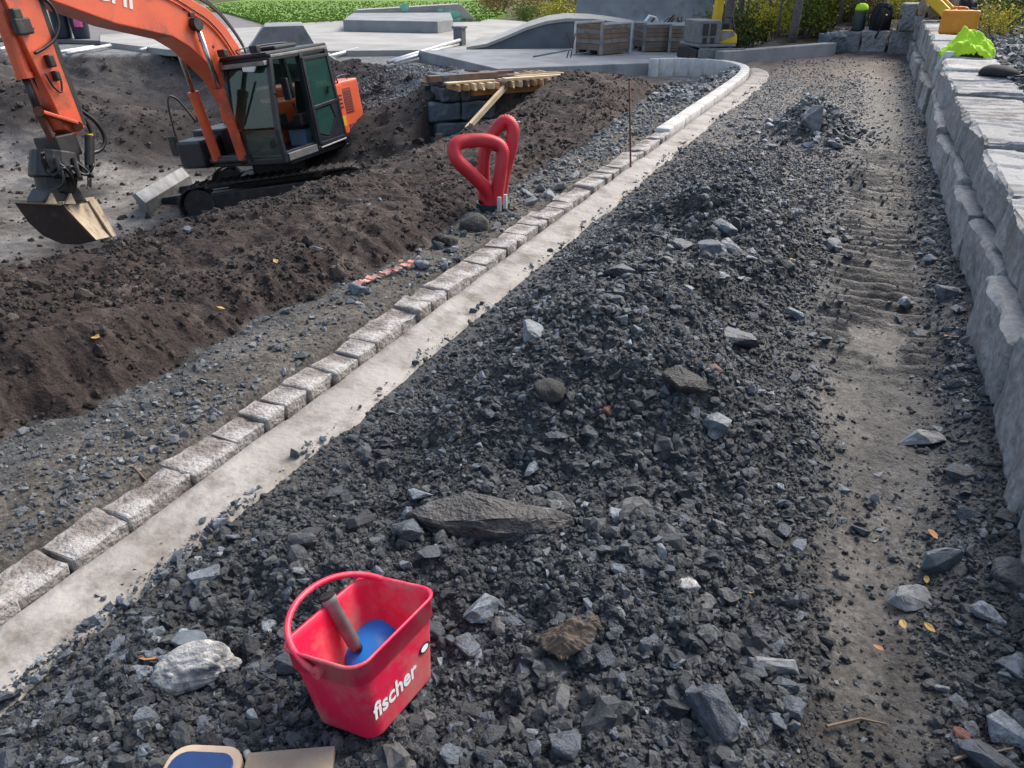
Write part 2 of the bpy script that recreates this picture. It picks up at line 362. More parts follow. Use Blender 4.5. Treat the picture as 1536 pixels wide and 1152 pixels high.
def ground_mat():
    m = bpy.data.materials.new('ground_soil_and_gravel'); m.use_nodes = True; t = m.node_tree; p = t.nodes['Principled BSDF']; L = t.links.new; p.inputs['Specular IOR Level'].default_value = .35
    a = _n(t, 'ShaderNodeVertexColor', layer_name='Col'); g = _n(t, 'ShaderNodeNewGeometry')
    n1 = _n(t, 'ShaderNodeTexNoise'); n1.inputs['Scale'].default_value = 38; n1.inputs['Detail'].default_value = 9; n1.inputs['Roughness'].default_value = .7; L(g.outputs['Position'], n1.inputs['Vector'])
    vo = _n(t, 'ShaderNodeTexVoronoi'); vo.inputs['Scale'].default_value = 75; L(g.outputs['Position'], vo.inputs['Vector'])
    r1 = _n(t, 'ShaderNodeMapRange'); r1.inputs[1].default_value = .3; r1.inputs[2].default_value = .72; r1.inputs[3].default_value = .55; r1.inputs[4].default_value = 1.5; L(n1.outputs[0], r1.inputs[0])
    sp = _n(t, 'ShaderNodeSeparateColor'); L(vo.outputs['Color'], sp.inputs[0])
    r2 = _n(t, 'ShaderNodeMapRange'); r2.inputs[1].default_value = .0; r2.inputs[2].default_value = 1; r2.inputs[3].default_value = .7; r2.inputs[4].default_value = 1.35; L(sp.outputs[0], r2.inputs[0])
    mu = _n(t, 'ShaderNodeMath', operation='MULTIPLY'); L(r1.outputs[0], mu.inputs[0]); L(r2.outputs[0], mu.inputs[1])
    vm = _n(t, 'ShaderNodeVectorMath', operation='SCALE'); L(a.outputs['Color'], vm.inputs[0]); L(mu.outputs[0], vm.inputs['Scale']); L(vm.outputs[0], p.inputs['Base Color'])
    rr = _n(t, 'ShaderNodeMapRange'); rr.inputs[1].default_value = 0; rr.inputs[2].default_value = 1; rr.inputs[3].default_value = .88; rr.inputs[4].default_value = .22; L(a.outputs['Alpha'], rr.inputs[0])
    ra = _n(t, 'ShaderNodeMath', operation='MULTIPLY_ADD'); L(n1.outputs[0], ra.inputs[0]); ra.inputs[1].default_value = .25; L(rr.outputs[0], ra.inputs[2])
    rs = _n(t, 'ShaderNodeMath', operation='SUBTRACT', use_clamp=True); L(ra.outputs[0], rs.inputs[0]); rs.inputs[1].default_value = .12; L(rs.outputs[0], p.inputs['Roughness'])
    ad = _n(t, 'ShaderNodeMath', operation='MULTIPLY_ADD'); L(vo.outputs['Distance'], ad.inputs[0]); ad.inputs[1].default_value = -.28; L(n1.outputs[0], ad.inputs[2])
    b = _n(t, 'ShaderNodeBump'); b.inputs['Distance'].default_value = .012
    bs = _n(t, 'ShaderNodeMapRange'); bs.inputs[1].default_value = .55; bs.inputs[2].default_value = 1; bs.inputs[3].default_value = .85; bs.inputs[4].default_value = .12; L(a.outputs['Alpha'], bs.inputs[0]); L(bs.outputs[0], b.inputs['Strength'])
    n5 = _n(t, 'ShaderNodeTexNoise'); n5.inputs['Scale'].default_value = 5.5; n5.inputs['Detail'].default_value = 10; n5.inputs['Roughness'].default_value = .68; L(g.outputs['Position'], n5.inputs['Vector'])
    b5 = _n(t, 'ShaderNodeBump'); b5.inputs['Distance'].default_value = .10; b5.inputs['Strength'].default_value = .55; L(n5.outputs[0], b5.inputs['Height']); L(b5.outputs[0], b.inputs['Normal'])
    r5 = _n(t, 'ShaderNodeMapRange'); r5.inputs[1].default_value = .32; r5.inputs[2].default_value = .68; r5.inputs[3].default_value = .62; r5.inputs[4].default_value = 1.38; L(n5.outputs[0], r5.inputs[0])
    m5 = _n(t, 'ShaderNodeMath', operation='MULTIPLY'); L(mu.outputs[0], m5.inputs[0]); L(r5.outputs[0], m5.inputs[1]); L(m5.outputs[0], vm.inputs['Scale'])
    L(ad.outputs[0], b.inputs['Height']); L(b.outputs[0], p.inputs['Normal'])
    return m
tag(link('ground', gme, ground_mat(), smooth=True), kind='structure')

# ------------------------------------------------------------------ materials list
M = {}
M['concrete_strip'] = mat('fresh_mortar', (.36, .338, .31), .8, col2=(.265, .245, .222), nscale=3.5, bump=.5, bscale=22, dirt=(.13, .105, .085), dirt_amt=.5, dirt_scale=5)
M['cobble'] = mat('rough_granite', (.40, .38, .365), .75, col2=(.20, .18, .165), nscale=11, bump=.9, bscale=55, dirt=(.12, .092, .074), dirt_amt=.7, dirt_scale=9)
M['kerbgranite'] = mat('sawn_granite', (.56, .55, .54), .75, col2=(.46, .45, .44), nscale=12, bump=.3, bscale=80, dirt=(.3, .25, .2), dirt_amt=.3)
M['wallgranite'] = mat('split_granite', (.30, .31, .325), .75, col2=(.20, .21, .225), nscale=30, bump=.8, bscale=34, dirt=(.13, .12, .11), dirt_amt=.4, dirt_scale=2.5)
M['wallgranite'] = rockmat('split_granite', [(0, (.19, .196, .205)), (1, (.34, .342, .345)), (.5, (.265, .27, .278))], .7, film=(.13, .125, .118), speck=.55, nscale=26)
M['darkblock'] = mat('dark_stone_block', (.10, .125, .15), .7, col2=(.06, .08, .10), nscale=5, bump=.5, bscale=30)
M['concrete'] = mat('pale_concrete', (.37, .365, .345), .8, col2=(.29, .285, .27), nscale=.8, bump=.15, bscale=20, dirt=(.22, .22, .205), dirt_amt=.5, dirt_scale=.5)
M['concrete_grey'] = mat('grey_concrete', (.28, .29, .30), .8, col2=(.21, .22, .235), nscale=1.5, bump=.2, bscale=20, dirt=(.13, .14, .14), dirt_amt=.45, dirt_scale=1.2)
M['concrete_dark'] = mat('dark_concrete', (.13, .15, .175), .7, col2=(.09, .11, .13), nscale=2, bump=.3, bscale=15)  # darker blue-grey concrete for skate bank, post and underpass wall
M['asphalt'] = mat('grey_asphalt', (.17, .16, .165), .85, col2=(.14, .135, .14), nscale=2, bump=.2, bscale=40)
M['orange'] = mat('orange_paint', (.74, .115, .042), .42, col2=(.62, .088, .034), nscale=2.5, dirt=(.20, .075, .045), dirt_amt=.42, dirt_scale=2.2, bump=.05, bscale=12, coat=.15)
M['orange2'] = mat('orange_cover_paint', (.74, .12, .04), .4, col2=(.66, .10, .04), nscale=3, dirt=(.3, .12, .08), dirt_amt=.15, dirt_scale=4)
M['grille'] = mat('rusty_red_mesh', (.26, .05, .03), .6, col2=(.18, .035, .025), nscale=40)
M['cabblack'] = mat('navy_black_paint', (.010, .014, .022), .35, col2=(.02, .025, .033), nscale=5, dirt=(.05, .047, .045), dirt_amt=.1, dirt_scale=4)
M['black'] = mat('black_steel', (.012, .012, .014), .5, col2=(.03, .028, .027), nscale=8, dirt=(.08, .065, .055), dirt_amt=.35, dirt_scale=6)
M['trackrubber'] = mat('dirty_track_steel', (.016, .014, .014), .65, col2=(.035, .03, .028), nscale=12, bump=.3, bscale=20)
M['hose'] = mat('black_hose', (.012, .012, .013), .4)
M['chrome'] = mat('chromed_rod', (.45, .45, .45), .25, metal=1)
M['steel'] = mat('dull_steel', (.30, .31, .32), .45, metal=.7, col2=(.2, .2, .2), nscale=6)
M['galv'] = mat('galvanised_steel', (.58, .60, .62), .45, metal=.4, col2=(.45, .47, .5), nscale=9)
M['rustshade'] = mat('rusty_shaded_steel', (.055, .030, .022), .7, col2=(.028, .02, .018), nscale=3, bump=.3, bscale=14, dirt=(.12, .085, .06), dirt_amt=.25)  # rust darkened to carry the shade on the bucket's left face
M['sandlit'] = mat('sandy_lit_steel', (.46, .375, .275), .75, col2=(.36, .285, .205), nscale=5, bump=.25, bscale=20, dirt=(.13, .10, .075), dirt_amt=.4, dirt_scale=5)  # sandy steel, colour raised so the bucket's right face looks lit
M['glass'] = mat('green_tinted_glass', (.26, .42, .37), .03, trans=.96, spec=.5)
M['glassg'] = mat('clear_green_pane', (.12, .34, .29), .06, trans=.85, spec=.5)
M['blueseat'] = mat('blue_grey_fabric', (.16, .24, .36), .8)
M['whiteletter'] = mat('white_lettering', (.82, .82, .82), .5)
M['greyletter'] = mat('pale_lettering', (.72, .70, .68), .5)
M['yellow'] = mat('yellow_paint', (.70, .47, .02), .45, col2=(.6, .38, .02), nscale=5, dirt=(.25, .17, .06), dirt_amt=.25)
M['jerry'] = mat('amber_plastic', (.78, .30, .02), .4, col2=(.66, .24, .02), nscale=6)
M['red'] = mat('red_bucket_plastic', (.78, .016, .075), .42, col2=(.70, .015, .06), nscale=4, dirt=(.50, .20, .18), dirt_amt=.7, dirt_scale=6)
M['redpipe'] = mat('red_pipe_plastic', (.66, .022, .045), .5, col2=(.56, .03, .045), nscale=6, dirt=(.35, .09, .07), dirt_amt=.25, dirt_scale=9)
M['darkgreen'] = mat('dark_green_plastic', (.012, .03, .03), .4)
M['blue'] = mat('blue_rubber', (.012, .24, .78), .35, col2=(.012, .19, .66), nscale=8)
M['navy'] = mat('dark_blue_coating', (.008, .03, .12), .4, col2=(.01, .05, .17), nscale=7)
M['greyhandle'] = mat('worn_grey_plastic', (.20, .205, .21), .6, col2=(.12, .123, .128), nscale=20)
M['beige'] = mat('worn_beige_plastic', (.50, .38, .27), .55, col2=(.42, .31, .22), nscale=14, dirt=(.2, .15, .11), dirt_amt=.3)
M['board'] = mat('weathered_board', (.34, .27, .20), .8, col2=(.24, .19, .14), nscale=10, bump=.3)
M['pine'] = mat('fresh_pine', (.55, .37, .19), .75, col2=(.46, .29, .14), nscale=6)
M['pinew'] = mat('pale_pine', (.66, .52, .34), .75, col2=(.56, .43, .27), nscale=6)
M['oldwood'] = mat('weathered_brown_wood', (.20, .135, .095), .8, col2=(.13, .09, .065), nscale=6, bump=.2)
M['greywood'] = mat('grey_wood', (.22, .20, .185), .85, col2=(.14, .125, .115), nscale=7)
M['orangewood'] = mat('oiled_beam', (.36, .15, .04), .7, col2=(.28, .11, .03), nscale=5)
M['rust'] = mat('rusty_iron', (.13, .045, .02), .8, col2=(.08, .03, .015), nscale=30)
M['hivis'] = mat('yellow_green_fabric', (.52, .80, .02), .7, col2=(.42, .72, .02), nscale=10)
M['reflect'] = mat('reflective_tape', (.62, .66, .64), .4)
M['fabricblack'] = mat('black_fabric', (.010, .010, .014), .8, col2=(.018, .018, .022), nscale=20)
M['pink'] = mat('pink_poster', (.75, .13, .30), .6, col2=(.6, .08, .25), nscale=20)
M['bin'] = mat('navy_bin_plastic', (.012, .02, .04), .4)
M['graffiti'] = mat('green_spray_paint', (.12, .52, .36), .7, col2=(.35, .55, .45), nscale=3)
M['bark'] = mat('grey_bark', (.17, .155, .14), .9, col2=(.10, .09, .08), nscale=14, bump=.5)
M['leafpaper'] = mat('dry_orange_leaf', (.40, .17, .06), .7, col2=(.27, .12, .05), nscale=30)
M['leafyellow'] = mat('dry_yellow_leaf', (.48, .32, .09), .7, col2=(.36, .22, .07), nscale=30)
M['tape'] = mat('red_white_tape', (.70, .22, .17), .5, col2=(.72, .55, .50), nscale=14)
RAMP = [(0, (0.037, 0.045, 0.057)), (1, (0.251, 0.280, 0.316)), (.4, (0.074, 0.090, 0.111)), (.72, (0.126, 0.150, 0.180)), (.90, (0.186, 0.215, 0.251))]
RAMP2 = [(0, (0.030, 0.037, 0.048)), (1, (0.316, 0.345, 0.376)), (.35, (0.061, 0.075, 0.095)), (.70, (0.110, 0.130, 0.158)), (.90, (0.167, 0.185, 0.207))]
M['rock'] = rockmat('broken_grey_rock', RAMP, .46, film=(.050, .047, .045), nscale=5)
M['gravel'] = rockmat('dark_gravel', RAMP2, .42, nscale=3, speck=.35)
M['gravelpale'] = rockmat('pale_gravel', [(0, (.058, .064, .071)), (1, (.28, .295, .31)), (.5, (.105, .113, .122)), (.8, (.155, .166, .178))], .6, nscale=3, speck=.3)
M['mudclod'] = rockmat('dark_mud_clod', [(0, (.027, .030, .034)), (1, (.12, .122, .122)), (.55, (.050, .055, .061)), (.85, (.080, .082, .084))], .62, nscale=2.5, speck=.4)
M['clod'] = rockmat('brown_soil_clod', [(0, (.022, .017, .016)), (1, (.11, .088, .073)), (.6, (.040, .031, .028)), (.9, (.062, .049, .041))], .85, nscale=5, speck=.35)
M['quartz'] = mat('white_veined_rock', (.50, .485, .46), .65, col2=(.11, .125, .14), nscale=2.6, bump=.4, bscale=14, dirt=(.33, .25, .17), dirt_amt=.3, dirt_scale=6)
M['brownrock'] = mat('muddy_boulder', (.085, .078, .072), .6, col2=(.042, .041, .041), nscale=7, bump=1.0, bscale=16, dirt=(.22, .22, .22), dirt_amt=.2, dirt_scale=4)
M['slate'] = mat('blue_grey_slab', (.13, .155, .175), .45, col2=(.085, .105, .12), nscale=5, bump=.25)
M['palegrey'] = mat('pale_grey_stone', (.22, .235, .25), .6, col2=(.14, .15, .16), nscale=4, bump=.3, dirt=(.08, .075, .07), dirt_amt=.4)
M['redstone'] = mat('red_brown_stone', (.15, .052, .038), .6, col2=(.09, .035, .03), nscale=12, bump=.3)
M['oldcloth'] = mat('muddy_cloth', (.12, .09, .065), .9, col2=(.06, .05, .042), nscale=20, bump=.4)
# ------------------------------------------------------------------ concrete strip, kerb, granite wall
def rough_block(lx, ly, lz, seed, amp=.012, cell=.06, bev=.02, strat=0, taper=0):
    def ax(L):
        n = max(2, int(round((L - 2 * bev) / cell))); return np.concatenate([[0], np.linspace(bev, L - bev, n + 1), [L]])
    X, Y, Zz = ax(lx), ax(ly), ax(lz); a, b, c = len(X), len(Y), len(Zz); idx = {}; co = []
    def vid(i, j, k):
        q = (i, j, k)
        if q not in idx:
            p = [X[i], Y[j], Zz[k]]; e = [(i in (0, a - 1)), (j in (0, b - 1)), (k in (0, c - 1))]; L = (lx, ly, lz)
            if sum(e) >= 2:
                for m in range(3):
                    if e[m]: p[m] += bev * .45 * (1 if p[m] < L[m] / 2 else -1)
            idx[q] = len(co); co.append(p + [e[0] * (1 if i else -1), e[1] * (1 if j else -1), e[2] * (1 if k else -1)])
        return idx[q]
    f = []
    for i in range(a - 1):
        for j in range(b - 1):
            f.append((vid(i, j, c - 1), vid(i + 1, j, c - 1), vid(i + 1, j + 1, c - 1), vid(i, j + 1, c - 1))); f.append((vid(i, j, 0), vid(i, j + 1, 0), vid(i + 1, j + 1, 0), vid(i + 1, j, 0)))
    for i in range(a - 1):
        for k in range(c - 1):
            f.append((vid(i, 0, k), vid(i + 1, 0, k), vid(i + 1, 0, k + 1), vid(i, 0, k + 1))); f.append((vid(i, b - 1, k), vid(i, b - 1, k + 1), vid(i + 1, b - 1, k + 1), vid(i + 1, b - 1, k)))
    for j in range(b - 1):
        for k in range(c - 1):
            f.append((vid(0, j, k), vid(0, j, k + 1), vid(0, j + 1, k + 1), vid(0, j + 1, k))); f.append((vid(a - 1, j, k), vid(a - 1, j + 1, k), vid(a - 1, j + 1, k + 1), vid(a - 1, j, k + 1)))
    A = np.array(co); P = A[:, :3]; N = A[:, 3:]
    def n3(fx, fy, fz, s): return vnoise(P[:, 0] * fx + P[:, 2] * fz * .7, P[:, 1] * fy - P[:, 2] * fz * .6, seed * 3 + s) - .5
    d = 1.3 * n3(2.4, 2.4, 2.4, 7) * (strat > 0) + n3(5, 5, 5, 0) + .6 * n3(13, 13, 13, 1) + .35 * n3(30, 30, 30, 2)
    if strat:
        top = N[:, 2] > .5
        d = np.where(top, d * .35 + strat * (np.round(vnoise(P[:, 0] * 1.6 + seed, P[:, 1] * 9, seed) * 3) / 3 - .5), d)
        fr = N[:, 0] < -.5
        d = np.where(fr, d + .25 * (vnoise(P[:, 1] * 9 + P[:, 2] * 6, P[:, 2] * 3, seed + 4) - .5), d)
    P = P + N / np.maximum(np.linalg.norm(N, axis=1), 1)[:, None] * (d * amp * 2)[:, None]
    if taper: P[:, 0] += taper * P[:, 2]
    me = bpy.data.meshes.new('block'); me.from_pydata([tuple(p) for p in P], [], f); me.update(); return me

# mortar strip beside the kerb (follows the kerb round the loop)
KP = [V(-1.95, -1.5), V(-1.95, 4), V(-1.955, 9), V(-1.97, 13.2), V(-2.03, 14.9), V(-2.2, 15.9), V(-2.6, 16.6), V(-3.1, 16.9), V(-3.6, 16.85), V(-4.15, 16.45)]
kc = catmull([V(p.x, p.y, 0) for p in KP], 40)
def resample(path, step):
    out = [path[0].copy()]; acc = 0
    for a, b in zip(path[:-1], path[1:]):
        L = (b - a).length; t = step - acc
        while t <= L: out.append(a.lerp(b, t / L)); t += step
        acc = (acc + L) % step
    return out
kp = resample(kc, .04)
sv = []; NS = 9
end = 0
for i, p in enumerate(kp):
    d = (kp[min(i + 1, len(kp) - 1)] - kp[max(i - 1, 0)]).normalized(); nrm = V(d.y, -d.x, 0)
    wdt = .27 + .075 * float(fbm(np.array([i * .04]), np.array([0.]), 2.6, 4, 80, .65)) + .10 * float(ss(9, 14, p.y)) 
    if p.x < -2.35: break
    end = i
    for k in range(NS):
        t = k / (NS - 1); o = .09 + wdt * t; q = p + nrm * o
        zt = .040 - .032 * t + .008 * float(fbm(np.array([q.x]), np.array([q.y]), 6, 3, 83)) + .012 * float(fbm(np.array([q.x]), np.array([q.y]), 1.3, 2, 87))
        if k in (0, NS - 1): zt = -.07 if k else -.03
        sv.append((q.x, q.y, zt))
sme = grid_mesh('concrete_strip', np.array(sv), NS, end + 1); sme.flip_normals()
tag(link('concrete_strip', sme, M['concrete_strip'], smooth=True), kind='structure')
# kerb stones
kerb = empty('stone_kerb', (-1.95, 4, 0), label='row of rough granite kerb stones bordering the beige mortar strip', cat='kerb')
loop = empty('granite_kerb_loop', (-1.97, 12, 0), label='smooth pale granite kerb curving round at the end of the rough stones', cat='kerb')
def kpos(s):   # position along path at arc length s
    i = min(int(s / .04), len(kp) - 2); return kp[i].lerp(kp[i + 1], s / .04 - i)
s = 0.0; k = 0; TOT = (len(kp) - 2) * .04
near_i = next(i for i, p in enumerate(kp) if p.y > .45) * .04
s = near_i
while s < TOT:
    yy = kpos(s).y; rough = yy < 8.6 and kpos(s).x > -2.1
    L = random.choice((.13, .15, .17, .2, .22, .26)) * random.uniform(.92, 1.08) if rough else (random.uniform(.75, .95) if yy < 13 else .32)
    if s + L > TOT: L = TOT - s
    if L < .1: break
    a, b = kpos(s), kpos(s + L); d = (b - a); ang = math.atan2(d.y, d.x) - math.pi / 2
    wd = (random.uniform(.125, .15) + .03 * float(ss(1.5, 4, yy))) if rough else .16
    hgt = random.uniform(.092, .112) if rough else .14
    zb = -.045 if rough else -.04
    if not rough and yy > 13.5: zb, hgt = -.32, .42
    me = rough_block(wd, d.length - random.uniform(.002, .009), hgt, 100 + k, amp=.011 if rough else .003, cell=.026 if yy < 4 else (.05 if rough else .12), bev=.007 if rough else .012)
    o = link('kerb_stone', me, M['cobble'] if rough else M['kerbgranite'], kerb if rough else loop, smooth=not rough)
    par = kerb if rough else loop
    rt = Matrix.Rotation(ang + (random.uniform(-.04, .04) if rough else 0), 4, 'Z')
    loc = a + rt @ V(.085 - wd + (random.uniform(-.006, .006) if rough else 0), .002, 0)
    o.matrix_parent_inverse = Matrix.Identity(4); o.location = V(loc.x, loc.y, zb) - par.location; o.rotation_euler = (random.uniform(-.03, .03) if rough else 0, random.uniform(-.04, .04) if rough else 0, rt.to_euler().z)
    s += L; k += 1
# retaining wall
wall = empty('retaining_wall', (.7, 9, 0), label='retaining wall of large split granite blocks in two courses along the track', cat='wall')
def place_block(me, par, loc, rz=0, rx=0, ry=0, name='granite_block', m='wallgranite', smooth=False):
    o = link(name, me, M[m], par, smooth); o.location = Vector(loc) - par.location; o.rotation_euler = (rx, ry, rz); return o
rw = random.Random(5)
y = -.7; k = 0
while y < 19.6:
    L = rw.uniform(.75, 1.25); h = .43 + rw.uniform(-.03, .05)
    me = rough_block(.55, L - rw.uniform(.015, .04), h, 300 + k, amp=.014, cell=.045 if y < 6 else .08, bev=.022, strat=.02, taper=rw.uniform(.0, .05))
    place_block(me, wall, (.68 + rw.uniform(-.02, .035), y, -.09), rz=rw.uniform(-.03, .03), rx=rw.uniform(-.03, .03)); y += L; k += 1
y = -1.1
while y < 19.4:
    L = rw.uniform(.95, 1.6); top = np.interp(y, [0, 5, 10, 14, 20], [.55, .585, .66, .72, .78]) + rw.uniform(-.02, .03); zb = .33
    me = rough_block(rw.uniform(.52, .64), L - rw.uniform(.02, .055), top - zb, 340 + k, amp=.015, cell=.03 if y < 9 else .06, bev=.022, strat=1.3, taper=rw.uniform(-.02, .08))
    place_block(me, wall, (.752 + rw.uniform(-.02, .03), y, zb), rz=rw.uniform(-.035, .035), rx=rw.uniform(-.02, .02)); y += L; k += 1
# corner and end wall
for (x0, y0, z0, lx, ly, lz) in ((.28, 20.35, -.1, .7, .6, .62), (-.30, 20.5, -.1, .57, .55, .6), (-.82, 20.5, -.1, .51, .5, .56), (.40, 20.3, .50, .60, .6, .55), (.72, 19.75, .35, .55, .7, .62), (.98, 19.4, -.1, .5, 1.2, .5)):
    place_block(rough_block(lx - .02, ly, lz, 380 + k, amp=.03, cell=.07, bev=.03, strat=.4), wall, (x0, y0, z0)); k += 1
b = rough_block(.5, .5, .5, 399, amp=.05, cell=.06, bev=.06)
o = place_block(b, wall, (-1.0, 19.95, -.06), rz=.5, name='dark_boulder', m='darkblock'); o['label'] = 'dark boulder at the low end of the wall'
# low concrete edge beam beyond the road
p0, p1 = atz(1085, 98, 0), atz(1252, 84, 0); dd = (p1 - p0)
lw = MB().prism([p0 + V(0, 0, -.1), p1 + V(0, 0, -.1), p1 + V(0, 0, .27), p0 + V(0, 0, .25)], V(-dd.y, dd.x, 0).normalized() * .25)
tag(lw.build('concrete_edge_beam', M['concrete_grey'], bevel=.015), 'low grey concrete edge beam running in front of the trees', 'wall')

# ------------------------------------------------------------------ gravel (stuff) by instancing
U = random.uniform
def round_rock(seed, ab, name='rock', amp=.2, sub=4, pw=.8):
    bm = bmesh.new(); bmesh.ops.create_icosphere(bm, subdivisions=sub, radius=1)
    for v in bm.verts:
        c = v.co.normalized(); q = c.copy()
        d = (float(vnoise(c.x * 1.7 + c.z, c.y * 1.7 - c.z, seed)) - .5) * 1.5 + .5 * (float(vnoise(c.x * 5 + c.z * 4, c.y * 5 - c.z * 3, seed + 5)) - .5) + .22 * (float(vnoise(c.x * 13 + c.z * 9, c.y * 13 - c.z * 7, seed + 9)) - .5)
        q = V(math.copysign(abs(c.x) ** pw, c.x), c.y, math.copysign(abs(c.z) ** .85, c.z)) * (1 + d * amp); v.co = V(q.x * ab[0], q.y * ab[1], q.z * ab[2])
    me = bpy.data.meshes.new(name); bm.to_mesh(me); bm.free(); me.polygons.foreach_set('use_smooth', [True] * len(me.polygons)); return me
def variants(prefix, n, m, sz=.55, npt=11):
    col = bpy.data.collections.new(prefix)
    for i in range(n):
        me = hull_rock(900 + i + len(prefix) * 31, npt, 1, random.uniform(.65, .95), random.uniform(sz - .12, sz + .2), prefix); me.materials.append(m)
        col.objects.link(bpy.data.objects.new(prefix, me))
    return col
def lumps(prefix, n, m):
    col = bpy.data.collections.new(prefix)
    for i in range(n):
        me = round_rock(1500 + i * 7 + len(prefix), (1, U(.7, .95), U(.6, .85)), prefix, .75, 2); me.materials.append(m); me.polygons.foreach_set('use_smooth', [False] * len(me.polygons))
        col.objects.link(bpy.data.objects.new(prefix, me))
    return col
def scatter(name, co, rad, col, nvar, label, cat, flat=.75):
    n = len(co); me = bpy.data.meshes.new(name); me.vertices.add(n); me.vertices.foreach_set('co', co.ravel().astype(np.float32))
    a = me.attributes.new('rot', 'FLOAT_VECTOR', 'POINT'); rt = rng.uniform(-.5, .5, (n, 3)); rt[:, 2] = rng.uniform(0, 6.28, n); tum = rng.random(n) < .35; rt[tum, :2] *= 4; a.data.foreach_set('vector', rt.ravel().astype(np.float32))
    a = me.attributes.new('scl', 'FLOAT_VECTOR', 'POINT'); sl = rad[:, None] * rng.uniform(.75, 1.2, (n, 3)); a.data.foreach_set('vector', sl.ravel().astype(np.float32))
    a = me.attributes.new('idx', 'INT', 'POINT'); a.data.foreach_set('value', rng.integers(0, nvar, n).astype(np.int32))
    o = link(name, me); tag(o, label, cat, kind='stuff')
    g = bpy.data.node_groups.new(name, 'GeometryNodeTree')
    g.interface.new_socket('Geometry', in_out='INPUT', socket_type='NodeSocketGeometry'); g.interface.new_socket('Geometry', in_out='OUTPUT', socket_type='NodeSocketGeometry')
    gi, go = g.nodes.new('NodeGroupInput'), g.nodes.new('NodeGroupOutput'); ip = g.nodes.new('GeometryNodeInstanceOnPoints'); ci = g.nodes.new('GeometryNodeCollectionInfo')
    ci.inputs['Collection'].default_value = col; ci.inputs['Separate Children'].default_value = True; ci.inputs['Reset Children'].default_value = True
    ip.inputs['Pick Instance'].default_value = True
    for nm, dt, sock in (('rot', 'FLOAT_VECTOR', 'Rotation'), ('scl', 'FLOAT_VECTOR', 'Scale'), ('idx', 'INT', 'Instance Index')):
        na = g.nodes.new('GeometryNodeInputNamedAttribute'); na.data_type = dt; na.inputs['Name'].default_value = nm
        out = next(s for s in na.outputs if s.name == 'Attribute' and s.enabled); g.links.new(out, ip.inputs[sock])
    g.links.new(gi.outputs[0], ip.inputs['Points']); g.links.new(ci.outputs[0], ip.inputs['Instance']); g.links.new(ip.outputs[0], go.inputs[0])
    md = o.modifiers.new('scatter', 'NODES'); md.node_group = g
    return o
vg = variants('gravel_piece', 14, M['gravel']); vp = variants('pale_gravel_piece', 10, M['gravelpale']); vc = lumps('soil_clod', 8, M['clod']); vm_ = lumps('mud_clod', 8, M['mudclod'])
def sample_y(n, y0, y1, pw):
    u = rng.random(n); a = (y0 + .8) ** (1 - pw); b = (y1 + .8) ** (1 - pw); return (a + u * (b - a)) ** (1 / (1 - pw)) - .8
# road rubble
n = 170000; yy = sample_y(n, .45, 19.5, 1.6); xx = np.maximum(rng.uniform(-1.66, .72, n), -1.66); ee = rng.random(n) < .008; xx[ee] = -1.60 - np.abs(rng.normal(0, .10, ee.sum()))
zz, W = terrain(xx, yy); zz = np.where(xx < -1.6, .018, zz)
keep = rng.random(n) < np.clip(1 - .55 * W['tr'] * ss(3.2, 2.2, yy) - .78 * W['tr'] * ss(2.2, 3.2, yy), 0, 1) * np.clip(.26 + .16 * W['heap'] + ss(3.5, .5, yy) * .25 + ss(.45, .6, xx) * .5, 0, 1) * (.10 + .90 * ss(.34, .52, vnoise(xx * 2.4, yy * 2.0, 95) * .6 + vnoise(xx * 6, yy * 6, 97) * .4))
rad = np.clip(.0036 * np.exp(rng.normal(0, .72, n)) * (1 + yy * .15), .002, .030)
scatter('gravel', np.stack([xx, yy, zz + rad * .15], 1)[keep], rad[keep], vg, 14, 'loose dark crushed gravel covering the road and its heaps', 'gravel')
n = 170000; yy = sample_y(n, .45, 8.5, 1.5); xx = rng.uniform(-1.64, .68, n); zz, W = terrain(xx, yy)
rad = np.clip(.0034 * np.exp(rng.normal(0, .6, n)) * (1 + yy * .11), .0016, .022); keep = rng.random(n) < np.clip(1 - .95 * W['tr'], 0, 1) * np.clip(.45 + W['heap'] + ss(2.6, 1.0, yy) * .6, 0, 1) * ss(-1.66, -1.5, xx)
scatter('mud_clods', np.stack([xx, yy, zz + rad * .1], 1)[keep], rad[keep], vm_, 8, 'crumbly dark wet mud mixed into the rubble heaps', 'mud')
# coarser broken stones and earth lumps mixed into the heaps
vs_ = bpy.data.collections.new('broken_stone')
for i in range(12):
    me = hull_rock(2100 + i, random.randint(12, 18), 1, U(.6, .95), U(.4, .75), 'broken_stone', sub=i < 8); me.materials.append(M['rock']); vs_.objects.link(bpy.data.objects.new('broken_stone', me))
n = 4200; yy = sample_y(n, .5, 7.5, 1.35); xx = rng.uniform(-1.55, .66, n); zz, W = terrain(xx, yy); rad = np.clip(.0115 * np.exp(rng.normal(0, .42, n)) * (1 + yy * .07), .006, .036)
keep = rng.random(n) < np.clip(.35 + .65 * W['heap'] - .55 * W['tr'] + ss(.5, .6, xx) * .4, 0, 1)
scatter('broken_stones', np.stack([xx, yy, zz + rad * .3], 1)[keep], rad[keep], vs_, 12, 'medium broken stones scattered through the dark rubble', 'rubble')
n = 15000; yy = sample_y(n, .5, 7.5, 1.4); xx = rng.uniform(-1.5, .1, n); zz, W = terrain(xx, yy); rad = np.clip(.0085 * np.exp(rng.normal(0, .6, n)) * (1 + yy * .06), .004, .05); keep = rng.random(n) < np.clip(.25 + W['heap'], 0, 1) * (vnoise(xx * 1.8, yy * 1.8, 99) > .4)
scatter('earth_lumps', np.stack([xx, yy, zz + rad * .05], 1)[keep], rad[keep], vm_, 8, 'damp dark lumps of earth in the rubble ridge', 'earth')
